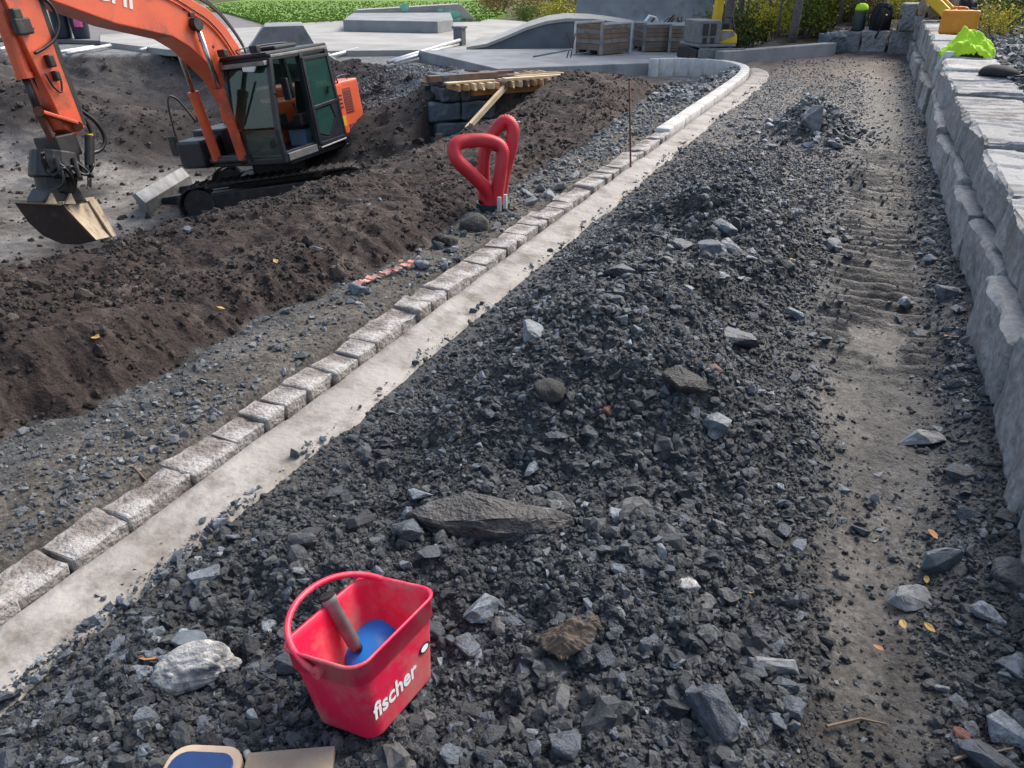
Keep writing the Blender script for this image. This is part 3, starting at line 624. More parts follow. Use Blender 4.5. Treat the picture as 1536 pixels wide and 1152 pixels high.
# between kerb and bank, inside the loop
n = 15000; yy = sample_y(n, .6, 14.5, 1.6); xx = rng.uniform(-2.75, -2.07, n); zz, W = terrain(xx, yy)
rad = np.clip(.0055 * np.exp(rng.normal(0, .55, n)) * (1 + yy * .2), .003, .045)
keep = (W['lk'] > .4) & (rng.random(n) < .3 + ss(4.5, 7, yy) + .55 * (vnoise(xx * 3, yy * 1.5, 90) > .45))
a1 = np.stack([xx, yy, zz + rad * .2], 1)[keep]; r1 = rad[keep]
n = 700; yy = rng.uniform(11, 16.0, n); xx = -2.15 - np.abs(rng.normal(0, .4, n)); zz, W = terrain(xx, yy); rad = rng.uniform(.025, .075, n); keep = W['soil'] < .6
keep = keep & (xx > -3.5); a2 = np.stack([xx, yy, zz + rad * .3], 1)[keep]
scatter('kerbside_gravel', np.concatenate([a1, a2]), np.concatenate([r1, rad[keep]]), vp, 10, 'grey gravel lying between the kerb and the brown soil bank', 'gravel')
# pale gravel by the stone abutment and behind the wall
n = 11000; th = rng.uniform(0, 6.28, n); rr = np.sqrt(rng.random(n)); xx = -7.9 + 2.3 * rr * np.cos(th); yy = 15.2 + 2.0 * rr * np.sin(th); zz, W = terrain(xx, yy)
scatter('crushed_stone_spill', np.stack([xx, yy, zz + .02], 1), np.clip(.016 * np.exp(rng.normal(0, .5, n)), .006, .06), vp, 10, 'pale crushed stone spilling down beside the stone abutment', 'gravel')
n = 2600; yy = rng.uniform(4, 21, n); xx = 1.32 + np.abs(rng.normal(0, .35, n)); zz, W = terrain(xx, yy)
scatter('backfill_stone', np.stack([xx, yy, zz + .03], 1), rng.uniform(.025, .085, n), vp, 10, 'crushed stone backfill behind the granite wall', 'gravel')
n = 2600; th = rng.uniform(0, 6.28, n); rr = np.abs(rng.normal(0, .6, n)); xx = -.48 + .62 * rr * np.cos(th); yy = 9.5 + .85 * rr * np.sin(th); zz, W = terrain(xx, yy); rad = np.clip(.020 * np.exp(rng.normal(0, .5, n)), .008, .06)
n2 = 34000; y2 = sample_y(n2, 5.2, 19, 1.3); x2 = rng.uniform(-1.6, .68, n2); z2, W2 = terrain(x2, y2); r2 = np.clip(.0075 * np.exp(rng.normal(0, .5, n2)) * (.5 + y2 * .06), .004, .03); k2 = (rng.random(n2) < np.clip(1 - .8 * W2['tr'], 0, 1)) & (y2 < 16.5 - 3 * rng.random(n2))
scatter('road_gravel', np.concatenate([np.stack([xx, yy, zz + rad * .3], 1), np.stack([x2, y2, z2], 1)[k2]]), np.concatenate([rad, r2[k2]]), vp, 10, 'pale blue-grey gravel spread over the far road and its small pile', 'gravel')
# soil clods
n = 60000; yy = sample_y(n, .5, 13.6, 1.5); xx = rng.uniform(-4.6, -2.35, n); zz, W = terrain(xx, yy)
rad = np.clip(.0038 * np.exp(rng.normal(0, .66, n)) * (1 + yy * .09), .0015, .045); keep = (rng.random(n) < .25 + .75 * (vnoise(xx * 2.2, yy * 1.4, 120) > .45)) & (W['soil'] > .5) | ((W['pit'] > .2) & (xx > -5))
n2 = 16000; x2 = rng.uniform(-26, -5, n2); y2 = rng.uniform(5, 17, n2); z2, W2 = terrain(x2, y2); r2 = np.clip(.022 * np.exp(rng.normal(0, .55, n2)), .008, .11); k2 = (W2['pit'] > .3) & (rng.random(n2) < np.clip(1 - W2['floor'] * .75, 0, 1)) & (rng.random(n2) < np.where(x2 < -13, np.where(W2['sd'] < 2.6, .12, .8), 1))
scatter('soil_clods', np.concatenate([np.stack([xx, yy, zz + rad * .1], 1)[keep], np.stack([x2, y2, z2], 1)[k2]]), np.concatenate([rad[keep], r2[k2]]), vc, 10, 'crumbly brown soil clods covering the bank and the pit slopes', 'soil')

# ------------------------------------------------------------------ individual stones
RK = [hull_rock(i, random.randint(12, 20), 1, random.uniform(.6, .95), random.uniform(.38, .7), 'rock', sub=True) for i in range(26)]
for me in RK: me.materials.append(M['rock'])
def rock(x, y, r, label, group, me=None, sink=.25, m=None, name='rock', rot=None, scale=None):
    o = bpy.data.objects.new(name, me or random.choice(RK)); C.objects.link(o)
    sc_ = scale or (r, r * random.uniform(.8, 1.1), r * random.uniform(.8, 1.15)); o.scale = sc_
    o.rotation_euler = rot or (random.uniform(-.35, .35), random.uniform(-.35, .35), random.uniform(0, 6.28))
    o.location = (x, y, hz(x, y) + sc_[2] * (.5 - sink)); tag(o, label, 'stone', group); return o
def zone(n, fx, fy, fr, label, group, sink=.3):
    for _ in range(n):
        x_, y_, r_ = fx(), fy(), fr(); lb, gp = label, group
        if callable(label): lb = label(x_, y_, r_); gp = lb
        rock(x_, y_, r_, lb, gp, sink=sink)
U = random.uniform
def size_w(r, a=.03, b=.045): return 'small' if r < a else ('large' if r > b else 'fist-sized')
def lab_heap(x, y, r):
    if y < 1.55: return size_w(r) + ' angular grey stone in the gravel around the red bucket'
    if y < 2.35: return size_w(r) + ' angular grey stone beside the long muddy boulder'
    if y < 4.5: return size_w(r) + ' angular grey stone lying on the main dark rubble heap'
    return size_w(r) + ' angular grey stone lying on the second dark rubble heap'
def lab_wall(x, y, r):
    return size_w(r, .022, .034) + (' grey stone at the wall foot near the pointed slab' if y < 2.7 else ' grey stone at the wall foot along the ridged track')
def lab_kerb(x, y, r):
    return size_w(r, .022, .034) + (' grey stone between the rough kerb and the soil bank' if y < 3.2 else ' grey stone between kerb and bank near the torn tape' if y < 4.7 else ' grey stone between kerb and bank beyond the red pipes')
zone(112, lambda: random.gauss(-.66, .36), lambda: .9 + 5.4 * random.random() ** 1.15, lambda: min(.10, .034 * math.exp(random.gauss(0, .45))), lab_heap, None, sink=.12)
zone(34, lambda: U(-.12, .12), lambda: .95 + 5 * random.random() ** 1.4, lambda: .024 * math.exp(random.gauss(.25, .45)), 'grey stone strewn along the muddy track beside the rubble', 'stones along the muddy track', sink=.15)
zone(92, lambda: .66 - abs(random.gauss(0, .11)), lambda: .9 + 6 * random.random() ** 1.7, lambda: .026 * math.exp(random.gauss(.2, .45)), lab_wall, None)
zone(34, lambda: U(-2.45, -2.12), lambda: 1.2 + 6 * random.random(), lambda: .022 * math.exp(random.gauss(.2, .4)), lab_kerb, None)
zone(16, lambda: random.gauss(-.48, .3), lambda: random.gauss(9.45, .4), lambda: U(.045, .1), 'grey stone in the small gravel pile far along the road', 'stones of the far gravel pile')
zone(14, lambda: U(-3.7, -2.7), lambda: 1.8 + 9 * random.random(), lambda: U(.02, .05), 'pale stone stuck in the brown soil bank', 'stones in the soil bank')
zone(12, lambda: U(-1.5, -1.1), lambda: U(.75, 1.5), lambda: U(.018, .035), 'grey stone near the mortar strip beside the red bucket', 'stones beside the mortar strip')
def px_rock(px, py, r, label, m, seed, z=None, npt=18, ab=(1, .7, .5), rot=None, sub=True, sink=.3, name='rock'):
    p = atz(px, py, 0)
    for _ in range(4): p = atz(px, py, hz(p.x, p.y) + r * ab[2] * .4)
    me = round_rock(seed, ab) if sub == 'round' else round_rock(seed, ab, amp=.42, pw=.6, sub=5) if sub == 'long' else hull_rock(seed, npt, *ab, name=name, sub=sub); me.materials.append(M[m])
    return rock(p.x, p.y, r, label, None, me, sink=sink, scale=(r, r, r), rot=rot or (0, 0, 0), name=name)
px_rock(290, 1002, .092, 'white veined rock with dark patches lying left of the red bucket', 'quartz', 87, ab=(.95, .5, .5), rot=(.15, -.1, .75), sub='long')
px_rock(282, 965, .055, 'blue-grey stone just behind the white veined rock', 'slate', 42, rot=(0, 0, .3))
px_rock(240, 960, .028, 'small whitish stone beside the orange leaf', 'palegrey', 43)
px_rock(735, 775, .285, 'long muddy boulder half buried in the rubble behind the bucket', 'brownrock', 57, ab=(1, .27, .30), rot=(.2, .06, YAW - .12), sink=.5, npt=24)
px_rock(1030, 540, .10, 'brown-grey boulder sitting on top of the rubble heap', 'brownrock', 46, rot=(.1, .2, .9))
px_rock(1415, 842, .085, 'pointed blue-grey slab tilted up near the wall foot', 'slate', 47, ab=(1, .55, .55), rot=(.5, .2, .4), sub=True, npt=11)
px_rock(1380, 660, .10, 'flat pale grey stone at the edge of the muddy track', 'palegrey', 48, ab=(1, .45, .4), rot=(0, 0, .4))
px_rock(1365, 898, .075, 'light grey angular stone on the mud below the pointed slab', 'palegrey', 49, ab=(1, .6, .5), rot=(.1, 0, .5))
px_rock(1165, 1000, .065, 'long light stone with a white top in the gravel', 'palegrey', 50, ab=(1, .38, .4), rot=(.1, .15, .3))
px_rock(1215, 203, .17, 'pale blue-grey block standing on the far gravel pile', 'palegrey', 51, ab=(.8, .6, 1), rot=(.3, .2, .3), sink=.1, sub=True)
px_rock(712, 336, .105, 'rounded grey-brown stone in front of the red pipes', 'brownrock', 52, ab=(1, .7, .75), rot=(.2, 0, .2), sub='round')
px_rock(668, 362, .11, 'dark brown split stone beside the soil bank', 'brownrock', 53, ab=(1, .55, .6), rot=(0, .4, .4), sub=True)
px_rock(540, 435, .075, 'dark wedge of stone with a pale top by the torn tape', 'slate', 54, ab=(1, .5, .55), rot=(0, 0, .4), sub=True)
px_rock(632, 398, .065, 'blue-grey stone at the end of the torn tape', 'slate', 55, ab=(1, .6, .6), sub=True)
px_rock(1440, 1105, .035, 'red-brown stone near the wall at the bottom', 'redstone', 56)
px_rock(1075, 552, .03, 'small brick-red stone on the rubble heap', 'redstone', 58)
px_rock(908, 645, .032, 'dull red stone low on the rubble heap', 'redstone', 59)
px_rock(1085, 352, .11, 'dark rounded stone on the second rubble heap', 'slate', 60, ab=(1, .5, .5), rot=(.1, .1, -.5))
px_rock(1095, 375, .10, 'sloping grey stone below the dark rounded one on the second heap', 'slate', 61, ab=(1, .45, .5), rot=(.3, .2, -.7))
px_rock(820, 640, .055, 'brownish round stone at the foot of the rubble heap', 'brownrock', 62, ab=(1, .8, .7), sub='round')
px_rock(1080, 600, .06, 'bluish stone on the right side of the rubble heap', 'slate', 63, ab=(1, .8, .7))
px_rock(1030, 880, .04, 'white speckled stone near the right of the long boulder', 'quartz', 64)
# crumpled stone shards beside the red pipes
for i, (a, b) in enumerate(((790, 292), (812, 285), (838, 283), (795, 305), (860, 275), (825, 298))):
    px_rock(a, b, .085, 'pale grey broken slab in the row beside the red pipes', 'palegrey', 70 + i, ab=(1, .5, .35), rot=(.3 * (-1) ** i, .5, .6 + i), sub=True)['group'] = 'broken slabs beside the red pipes'
# fallen leaves
LF = MB(); ol = [(0, -.5), (.16, -.3), (.28, 0), (.2, .3), (0, .5), (-.22, .28), (-.28, -.02), (-.15, -.32)]
LF.add([(x, y, .10 * abs(x) + .05 * math.sin(y * 5)) for x, y in ol] + [(0, 0, -.03)], [(i, (i + 1) % 8, 8) for i in range(8)])
lme = [LF.mesh('leaf'), LF.mesh('leaf')]; lme[0].materials.append(M['leafpaper']); lme[1].materials.append(M['leafyellow'])
for i, (a, b, s, c) in enumerate(((222, 984, .06, 0), (1128, 887, .022, 1), (1395, 940, .035, 1), (1355, 935, .035, 1), (1318, 970, .03, 0), (1400, 800, .05, 0), (1440, 492, .05, 1), (1390, 868, .03, 1), (330, 455, .05, 1), (140, 494, .06, 1), (600, 372, .05, 0), (470, 440, .04, 0), (1420, 505, .05, 0), (1190, 375, .07, 1), (1460, 1120, .05, 0), (930, 300, .06, 1), (415, 402, .05, 1), (1380, 850, .025, 0))):
    p = atz(a, b, 0)
    for _ in range(4): p = atz(a, b, hz(p.x, p.y) + .02)
    o = bpy.data.objects.new('fallen_leaf', lme[c]); C.objects.link(o); o.location = (p.x, p.y, hz(p.x, p.y) + .018); o.scale = (s,) * 3; o.rotation_euler = (U(-.3, .3), U(-.3, .3), U(0, 6))
    tag(o, 'single dry orange leaf on the ground' if c == 0 else 'single dry yellow leaf on the ground', 'leaf', 'orange fallen leaves' if c == 0 else 'yellow fallen leaves')
# twigs, tape, cloth
def ground_path(pxs, lift=.012):
    out = []
    for a, b in pxs:
        p = atz(a, b, 0)
        for _ in range(3): p = atz(a, b, hz(p.x, p.y) + lift)
        out.append(V(p.x, p.y, hz(p.x, p.y) + lift))
    return out
for i, q in enumerate((((1440, 1128), (1475, 1132), (1520, 1122)), ((1430, 1140), (1470, 1126), (1500, 1134)), ((200, 700), (225, 706), (262, 712)), ((1240, 1090), (1290, 1078), (1330, 1086)))):
    tag(MB().tube(ground_path(q), [.005, .004, .002], 6).build('twig', M['oldwood']), ['brown twig by the red-brown stone', 'forked brown twig crossing another by the red-brown stone', 'thin dark twig on the mud left of the kerb', 'thin twig in the gravel on the track'][i], 'twig')
tp = catmull(ground_path([(535, 425), (560, 415), (580, 408), (600, 400), (618, 393)], .03), 6); tb = MB()
for a, b in zip(tp[:-1], tp[1:]): tb.bar(a + V(0, 0, U(-.012, .012)), b + V(0, 0, U(-.012, .012)), U(.025, .05), .004)
tag(tb.build('torn_tape', M['tape']), 'torn strip of faded red barrier tape among stones by the soil bank', 'tape')
# ------------------------------------------------------------------ red bucket and tools
K = .935
bk = empty('red_bucket', EYE + (V(-.86, 1.113, -.078) - EYE) * K, (R_(-10.27), R_(5.0), R_(85.15)), 'red rectangular plastic bucket with white lettering tilted on the rubble', 'bucket')
def rrect(a, b, r, n=6):
    out = []
    for cx, cy, a0 in ((a / 2 - r, b / 2 - r, 0), (-a / 2 + r, b / 2 - r, 90), (-a / 2 + r, -b / 2 + r, 180), (a / 2 - r, -b / 2 + r, 270)):
        for k in range(n + 1):
            t = R_(a0 + 90 * k / n); out.append((cx + r * math.cos(t), cy + r * math.sin(t)))
    return out
BA, BB, BH, BT = .322 * K, .240 * K, .236 * K, .80
levels = [(BT, 0, 0), (BT + .005, .004, 1), (.93, .155, 1), (.945, .165, 1), (.985, .168, 1), (1.0, BH - .006, 1), (1.035, BH - .004, 1), (1.04, BH, 1), (1.02, BH + .004, 1), (.975, BH, 1), (.955, BH - .02, 1), (BT - .02, .012, 1), (0.02, .010, 1)]
bm_ = MB(); ring = rrect(BA, BB, .042); n = len(ring); vs = []; fs = []
levels = [(.03, 0, 0)] + levels
for sc_, zz_, _ in levels: vs += [(x * sc_, y * sc_, zz_) for x, y in ring]
for i in range(len(levels) - 1):
    for k in range(n): fs.append((i * n + k, i * n + (k + 1) % n, (i + 1) * n + (k + 1) % n, (i + 1) * n + k))
bm_.add(vs, fs); bm_.build('body', M['red'], bk, smooth=True)
def sc_at(z): return np.interp(z, [.004, .155], [BT + .005, .93])
# handle: pivots on short sides, laid towards the long back side
hp = []
for k in range(25):
    t = math.pi * k / 24; hp.append(V(-BA / 2 * 1.06 * math.cos(t), 0, BH - .03) + V(0, .92, .42).normalized() * (.168 * math.sin(t) ** .8))
MB().tube(hp, .0078, 8).build('handle', M['red'], bk, smooth=True)
for sx in (-1, 1):
    MB().tube([V(sx * BA / 2 * .95, 0, BH - .03), V(sx * BA / 2 * 1.09, 0, BH - .03)], .014, 12).build('handle_pivot', M['red'], bk)
tm = text_mesh('fischer', .060, .0003, .0013)
o = link('lettering', tm, M['whiteletter'], bk); zt = .058
slope = math.atan2((.93 - BT) * BB / 2, .155)
o.location = (-.116, -BB / 2 * sc_at(zt) - .0012, zt - .002); o.rotation_euler = (math.pi / 2 + slope, 0, 0)
lg = MB(); ex, ez = .098, .104
for k in range(24):
    t0, t1 = 2 * math.pi * k / 24, 2 * math.pi * (k + 1) / 24
    def ep(t, s):
        z_ = ez + .013 * s * math.sin(t); return V(ex - .016 + .022 * s * math.cos(t), -BB / 2 * sc_at(z_) - .0022, z_)
    lg.add([ep(t0, 1), ep(t1, 1), ep(t1, .68), ep(t0, .68)], [(0, 1, 2, 3)])
lg.build('emblem', M['black'], bk); lg = MB()
lg.add([V(ex - .016 + .014 * math.cos(t), -BB / 2 * sc_at(ez) - .0024, ez + .0085 * math.sin(t)) for t in np.linspace(0, 2 * math.pi, 16)[:-1]], [tuple(range(15))]); lg.build('emblem', M['whiteletter'], bk)
bkM = Matrix.LocRotScale(bk.location, bk.rotation_euler, None)
# round blue float with grey handle standing in the bucket
hf = empty('hand_float', bkM @ V(.01, -.01, .03), bk.rotation_euler, 'blue rubber hand float with a grey handle inside the red bucket', 'tool')
hm = Matrix.LocRotScale(hf.location, hf.rotation_euler, None).inverted()
def bl(px, py, zl):  # pixel -> bucket-local at height zl -> float-local
    iv = bkM.inverted(); o_ = iv @ EYE; d_ = (iv.to_3x3() @ ray(px, py)); t = (zl - o_.z) / d_.z; return hm @ (bkM @ (o_ + d_ * t))
a, b = bl(535, 972, .10), bl(490, 893, .245)
MB().tube([a, a.lerp(b, .07), a.lerp(b, .1), a.lerp(b, .85), a.lerp(b, .86), b], [.014, .014, .017, .0165, .019, .0185], 14).build('handle', M['greyhandle'], hf, smooth=True)
MB().tube([b.lerp(a, -.002), b.lerp(a, .04)], .0192, 14).build('handle_cap', M['black'], hf)
c0 = bl(557, 968, .09); dm = MB(); prof = [(.001, .018), (.04, .015), (.07, .004), (.083, -.010), (.083, -.018), (.001, -.02)]
dm.lathe(prof, 28); o = dm.build('blade', M['blue'], hf, smooth=True); o.location = c0 + V(.015, .0, -.01); o.rotation_euler = (R_(26), R_(-14), 0); o.scale = (1.05, .8, 1)
MB().tube([a, c0 + V(-.03, .01, .012)], [.010, .012], 10).build('neck', M['black'], hf, smooth=True)
# bottom edge tool and board
p = atz(325, 1123, .05)
tl = empty('float_trowel', (p.x, p.y - .03, hz(p.x, p.y) + .004), (0, 0, YAW - .05), 'beige rounded tool with a blue face lying below the white veined rock', 'tool')
def slab(a, b, r, y0, z0, z1): return MB().prism([V(x, y + y0, z0) for x, y in rrect(a, b, r, 5)], V(0, 0, z1 - z0))
slab(.165, .26, .045, -.10, .0, .042).build('housing', M['beige'], tl, bevel=.008, seg=3)
slab(.138, .24, .035, -.112, .0425, .047).build('face', M['navy'], tl, bevel=.002)
MB().tube([V(.075, .03, .02), V(.098, .0, .022), V(.105, -.06, .02)], [.008, .009, .007], 8).build('lever', M['galv'], tl, smooth=True)
p = atz(505, 1134, .02); q = atz(375, 1145, .02); dv = (q - p).normalized(); nv = V(dv.y, -dv.x, 0)
if nv.y > 0: nv = -nv
zb = max(hz(p.x, p.y), hz(q.x, q.y)) + .004
tag(MB().prism([V(p.x, p.y, zb), V(q.x, q.y, zb), V(q.x, q.y, zb + .02), V(p.x, p.y, zb + .02)], nv * .10).build('wooden_board', M['board'], bevel=.003), 'short weathered board lying in front of the red bucket', 'board')

# ------------------------------------------------------------------ red conduit pipes and iron stake
pb = atz(740, 325, .0); D0 = math.hypot(pb.x, pb.y)
pipes = empty('conduit_bundle', (pb.x, pb.y, 0), label='two looped red corrugated conduit pipes rising from a dark sleeve in the soil', cat='pipe')
hd = V(pb.x, pb.y, 0).normalized()
def pipe(pxd):
    pts = catmull([atd(a, b, D0 + dd) - pipes.location for a, b, dd in pxd], 40); pts = resample(pts, .0052)
    MB().tube(pts, [.046 + .0042 * (1 if (i // 1) % 2 else -1) for i in range(len(pts))], 14).build('pipe', M['redpipe'], pipes, smooth=True)
pipe(((737, 318, .0), (733, 290, .0), (708, 262, -.06), (684, 238, -.10), (684, 217, -.06), (706, 211, .0), (735, 212, .03), (753, 224, .03), (751, 255, .0), (746, 290, .0), (746, 320, .0)))
pipe(((729, 320, .13), (727, 290, .14), (725, 250, .16), (729, 222, .18), (742, 197, .20), (758, 182, .2), (769, 192, .18), (767, 220, .15), (759, 250, .13), (752, 285, .1), (751, 320, .1)))
sl = MB(); sl.lathe([(.125, -.12), (.125, .10), (.11, .10), (.11, .02), (.02, .02)], 24); o = sl.build('sleeve', M['darkgreen'], pipes, smooth=False); o.location = hd * .06 + V(.0, 0, -.005)
for i, (a, b) in enumerate(((749, 300), (758, 296))):
    q = atd(a, b, D0 - .1) - pipes.location; MB().box(q.x - .012, q.x + .012, q.y - .012, q.y + .012, q.z - .08, q.z + .02).build('clip', M['galv'], pipes)
p = atz(946, 250, .04); top = atd(944, 122, math.hypot(p.x, p.y) + .02)
tag(MB().tube([V(p.x, p.y, -.1), p, top], .0085, 8).build('iron_stake', M['rust'], smooth=True), 'thin rusty reinforcing bar standing upright beside the pale kerb', 'stake')
# ------------------------------------------------------------------ orange excavator
ES = .92
T0 = V(-10.0447, 12.2322, -2.40428)
ex = empty('excavator', EYE + (T0 - EYE) * ES, (R_(6.744), R_(1.546), R_(269.695)), 'orange crawler excavator with black cab and tilting bucket working in the pit', 'excavator', scale=ES)
exM = Matrix.LocRotScale(ex.location, ex.rotation_euler, ex.scale); exI = exM.inverted(); exE = exI @ EYE; ex3 = exI.to_3x3()
def lp(px, py, yl=0.0):
    d = ex3 @ ray(px, py); return exE + d * ((yl - exE.y) / d.y)
def lpz(px, py, zl):
    d = ex3 @ ray(px, py); return exE + d * ((zl - exE.z) / d.z)
def ebox(name, x0, x1, y0, y1, z0, z1, m, parent=ex, bevel=.02): return MB().box(x0, x1, y0, y1, z0, z1).build(name, M[m], parent, bevel=bevel)
# undercarriage, turned 63 degrees clockwise against the upper body
UA = R_(-63.3)
uc = bpy.data.objects.new('undercarriage', MB().box(-.95, .95, -.75, .75, .35, .62).box(-.5, .5, -.5, .5, .6, .88).mesh('undercarriage', .03)); C.objects.link(uc); uc.data.materials.append(M['black']); uc.parent = ex; uc.rotation_euler = (0, 0, UA)
def track(yc):
    W2 = .25; prof = []
    for t in np.linspace(-90, 90, 10): prof.append((1.42 + .36 * math.cos(R_(t)), .38 + .36 * math.sin(R_(t))))
    for t in np.linspace(90, 270, 10): prof.append((-1.42 + .36 * math.cos(R_(t)), .38 + .36 * math.sin(R_(t))))
    path = resample([V(x, yc, z) for x, z in prof] + [V(*((prof[0][0], yc, prof[0][1])))], .155)
    mb = MB()
    for i in range(len(path)):
        p = path[i]; d = (path[(i + 1) % len(path)] - path[i - 1]).normalized(); nrm = V(d.z, 0, -d.x)
        a = p - d * .07; b = p + d * .07
        mb.hexa([a - V(0, W2, 0) - nrm * .03, b - V(0, W2, 0) - nrm * .03, b + V(0, W2, 0) - nrm * .03, a + V(0, W2, 0) - nrm * .03, a - V(0, W2, 0), b - V(0, W2, 0), b + V(0, W2, 0), a + V(0, W2, 0)])
        mb.hexa([p - d * .012 - V(0, W2, 0), p + d * .012 - V(0, W2, 0), p + d * .012 + V(0, W2, 0), p - d * .012 + V(0, W2, 0), p - d * .008 - V(0, W2, 0) + nrm * .028, p + d * .008 - V(0, W2, 0) + nrm * .028, p + d * .008 + V(0, W2, 0) + nrm * .028, p - d * .008 + V(0, W2, 0) + nrm * .028])
    tr = mb.build('track', M['trackrubber'], ex); tr.rotation_euler = (0, 0, UA)
    f = MB().box(-1.35, 1.35, yc - .14, yc + .14, .24, .56).build('track_frame', M['black'], tr, bevel=.03)
    for xx_ in (-1.42, 1.42): MB().tube([V(xx_, yc - .17, .38), V(xx_, yc + .17, .38)], .29, 18).build('sprocket' if xx_ < 0 else 'idler', M['black'], tr, bevel=.02)
    for xx_ in np.linspace(-1, 1, 6): MB().tube([V(xx_, yc - .16, .16), V(xx_, yc + .16, .16)], .10, 12).build('roller', M['black'], tr)
track(1.0); track(-1.0)
# dozer blade on its arms
bd = MB(); prf = [V(2.28, 0, .05), V(2.40, 0, .02), V(2.36, 0, .3), V(2.36, 0, .45), V(2.42, 0, .62), V(2.34, 0, .64), V(2.22, 0, .45), V(2.22, 0, .25)]
bd.prism([q + V(0.12, -1.24, .12) for q in prf], V(0, 2.48, 0)); b1 = bd.build('dozer_blade', M['steel'], ex, bevel=.008); b1.rotation_euler = (0, 0, UA)
for sy in (-.5, .5): o = MB().bar(V(.9, sy, .45), V(2.32, sy, .42), .12, .16).build('blade_arm', M['black'], ex, bevel=.01); o.rotation_euler = (0, 0, UA)
# upper structure
MB().tube([V(0, 0, .86), V(0, 0, 1.0)], .55, 24).build('slew_ring', M['black'], ex)
ebox('deck', -.95, 1.2, -1.2, 1.2, .96, 1.14, 'cabblack')
cwp = [V(-1.46 + .12 * abs(y_) ** 2.5, y_, 0) for y_ in np.linspace(-1.16, 1.16, 13)]
MB().prism([V(-.62, -1.16, 1.0)] + [q + V(0, 0, 1.0) for q in cwp] + [V(-.62, 1.16, 1.0)], V(0, 0, 1.08)).build('counterweight', M['orange2'], ex, bevel=.05, seg=3)
ebox('side_cover', -.66, -.42, .55, 1.21, 1.15, 2.05, 'orange2', bevel=.03)
ebox('engine_hood', -.9, .15, -1.15, .3, 1.14, 1.9, 'orange2', bevel=.04)
ebox('tool_box', .15, .95, -1.18, -.45, 1.14, 1.6, 'cabblack', bevel=.03)
gr = ebox('vent_grille', -.98, -.66, 1.145, 1.172, 1.50, 1.95, 'grille', bevel=.004)
for i in range(9): MB().box(-.97, -.67, 1.170, 1.182, 1.52 + i * .045, 1.538 + i * .045).build('slat', M['grille'], gr)
ebox('vent_grille', -.92, -.74, 1.145, 1.172, 1.10, 1.30, 'grille', bevel=.004)
ebox('warning_label', -1.12, -.86, 1.13, 1.168, 1.015, 1.085, 'sandlit', bevel=.002)
ebox('warning_label', -.60, -.50, 1.21, 1.216, 1.30, 1.48, 'yellow', bevel=.002)
# cab: an open frame of pillars with panes
X0, X1, XT, Y0, Y1, Z0_, Z1_ = -.42, 1.34, 1.14, .22, 1.2, 1.02, 2.68
XD = .40   # door pillar
fr = MB(); pw = .085
def pil(a, b, w1=pw, w2=pw): fr.bar(a, b, w1, w2, up=(1, 0, 0))
for yy_ in (Y0, Y1):
    pil(V(X1, yy_, Z0_), V(X1 + .01, yy_, 1.6)); pil(V(X1 + .01, yy_, 1.58), V(XT, yy_, Z1_)); pil(V(X0, yy_, Z0_), V(X0 + .06, yy_, Z1_), .12, .1)
pil(V(XD, Y1, Z0_), V(XD - .04, Y1, Z1_), .11, .1)
fr.box(X0, X1, Y0, Y1, Z0_ - .02, Z0_ + .08); fr.box(X0, XD, Y1 - .05, Y1, Z0_, 1.5); fr.box(X0, X1, Y0, Y0 + .04, Z0_, 1.35)
fr.box(X0, X0 + .05, Y0, Y1, Z0_, 1.75); fr.box(XD, X1, Y1 - .04, Y1, Z0_, Z0_ + .18)
fr.bar(V(XT, Y0, Z1_), V(XT, Y1, Z1_), .08); fr.bar(V(X0 + .06, Y0, Z1_), V(X0 + .06, Y1, Z1_), .08)
for yy_ in (Y0, Y1): fr.bar(V(X0 + .06, yy_, Z1_), V(XT, yy_, Z1_), .08, .09)
cab = fr.build('cab_frame', M['cabblack'], ex, bevel=.015)
rf = MB().box(X0 - .02, XT + .08, Y0 - .03, Y1 + .03, Z1_ + .03, Z1_ + .10); rf.box(.1, .7, .45, 1.0, Z1_ + .1, Z1_ + .17); rf.build('cab_roof', M['cabblack'], ex, bevel=.03)
MB().box(X0, XT, Y1 + .02, Y1 + .05, Z1_ + .005, Z1_ + .05).build('roof_trim', M['steel'], ex, bevel=.008)
MB().bar(V(XT + .1, Y0, Z1_ - .06), V(XT + .1, Y1, Z1_ - .06), .10, .07).build('sun_visor', M['steel'], ex, bevel=.01)
MB().hexa([V(XT + .12, .72, 2.52), V(XT + .16, .72, 2.52), V(XT + .16, .95, 2.5), V(XT + .12, .95, 2.5), V(XT + .10, .7, 2.64), V(XT + .14, .7, 2.64), V(XT + .14, 1.05, 2.64), V(XT + .10, 1.05, 2.64)]).build('work_lamp', M['whiteletter'], ex, bevel=.02)
MB().hexa([V(X1 + .012, Y0 + .04, 1.62), V(X1 + .02, Y0 + .04, 1.62), V(X1 + .02, Y1 - .04, 1.62), V(X1 + .012, Y1 - .04, 1.62), V(XT, Y0 + .04, Z1_ - .04), V(XT + .008, Y0 + .04, Z1_ - .04), V(XT + .008, Y1 - .04, Z1_ - .04), V(XT, Y1 - .04, Z1_ - .04)]).build('windscreen', M['glass'], ex)
MB().box(X1 + .003, X1 + .010, Y0 + .04, Y1 - .04, Z0_ + .1, 1.58).build('lower_windscreen', M['glass'], ex)
MB().box(X0 + .05, XT, Y0 + .005, Y0 + .012, 1.36, Z1_ - .05).build('side_pane', M['glass'], ex)
MB().box(X0 + .055, X0 + .062, Y0 + .05, Y1 - .05, 1.76, Z1_ - .05).build('rear_pane', M['glass'], ex)
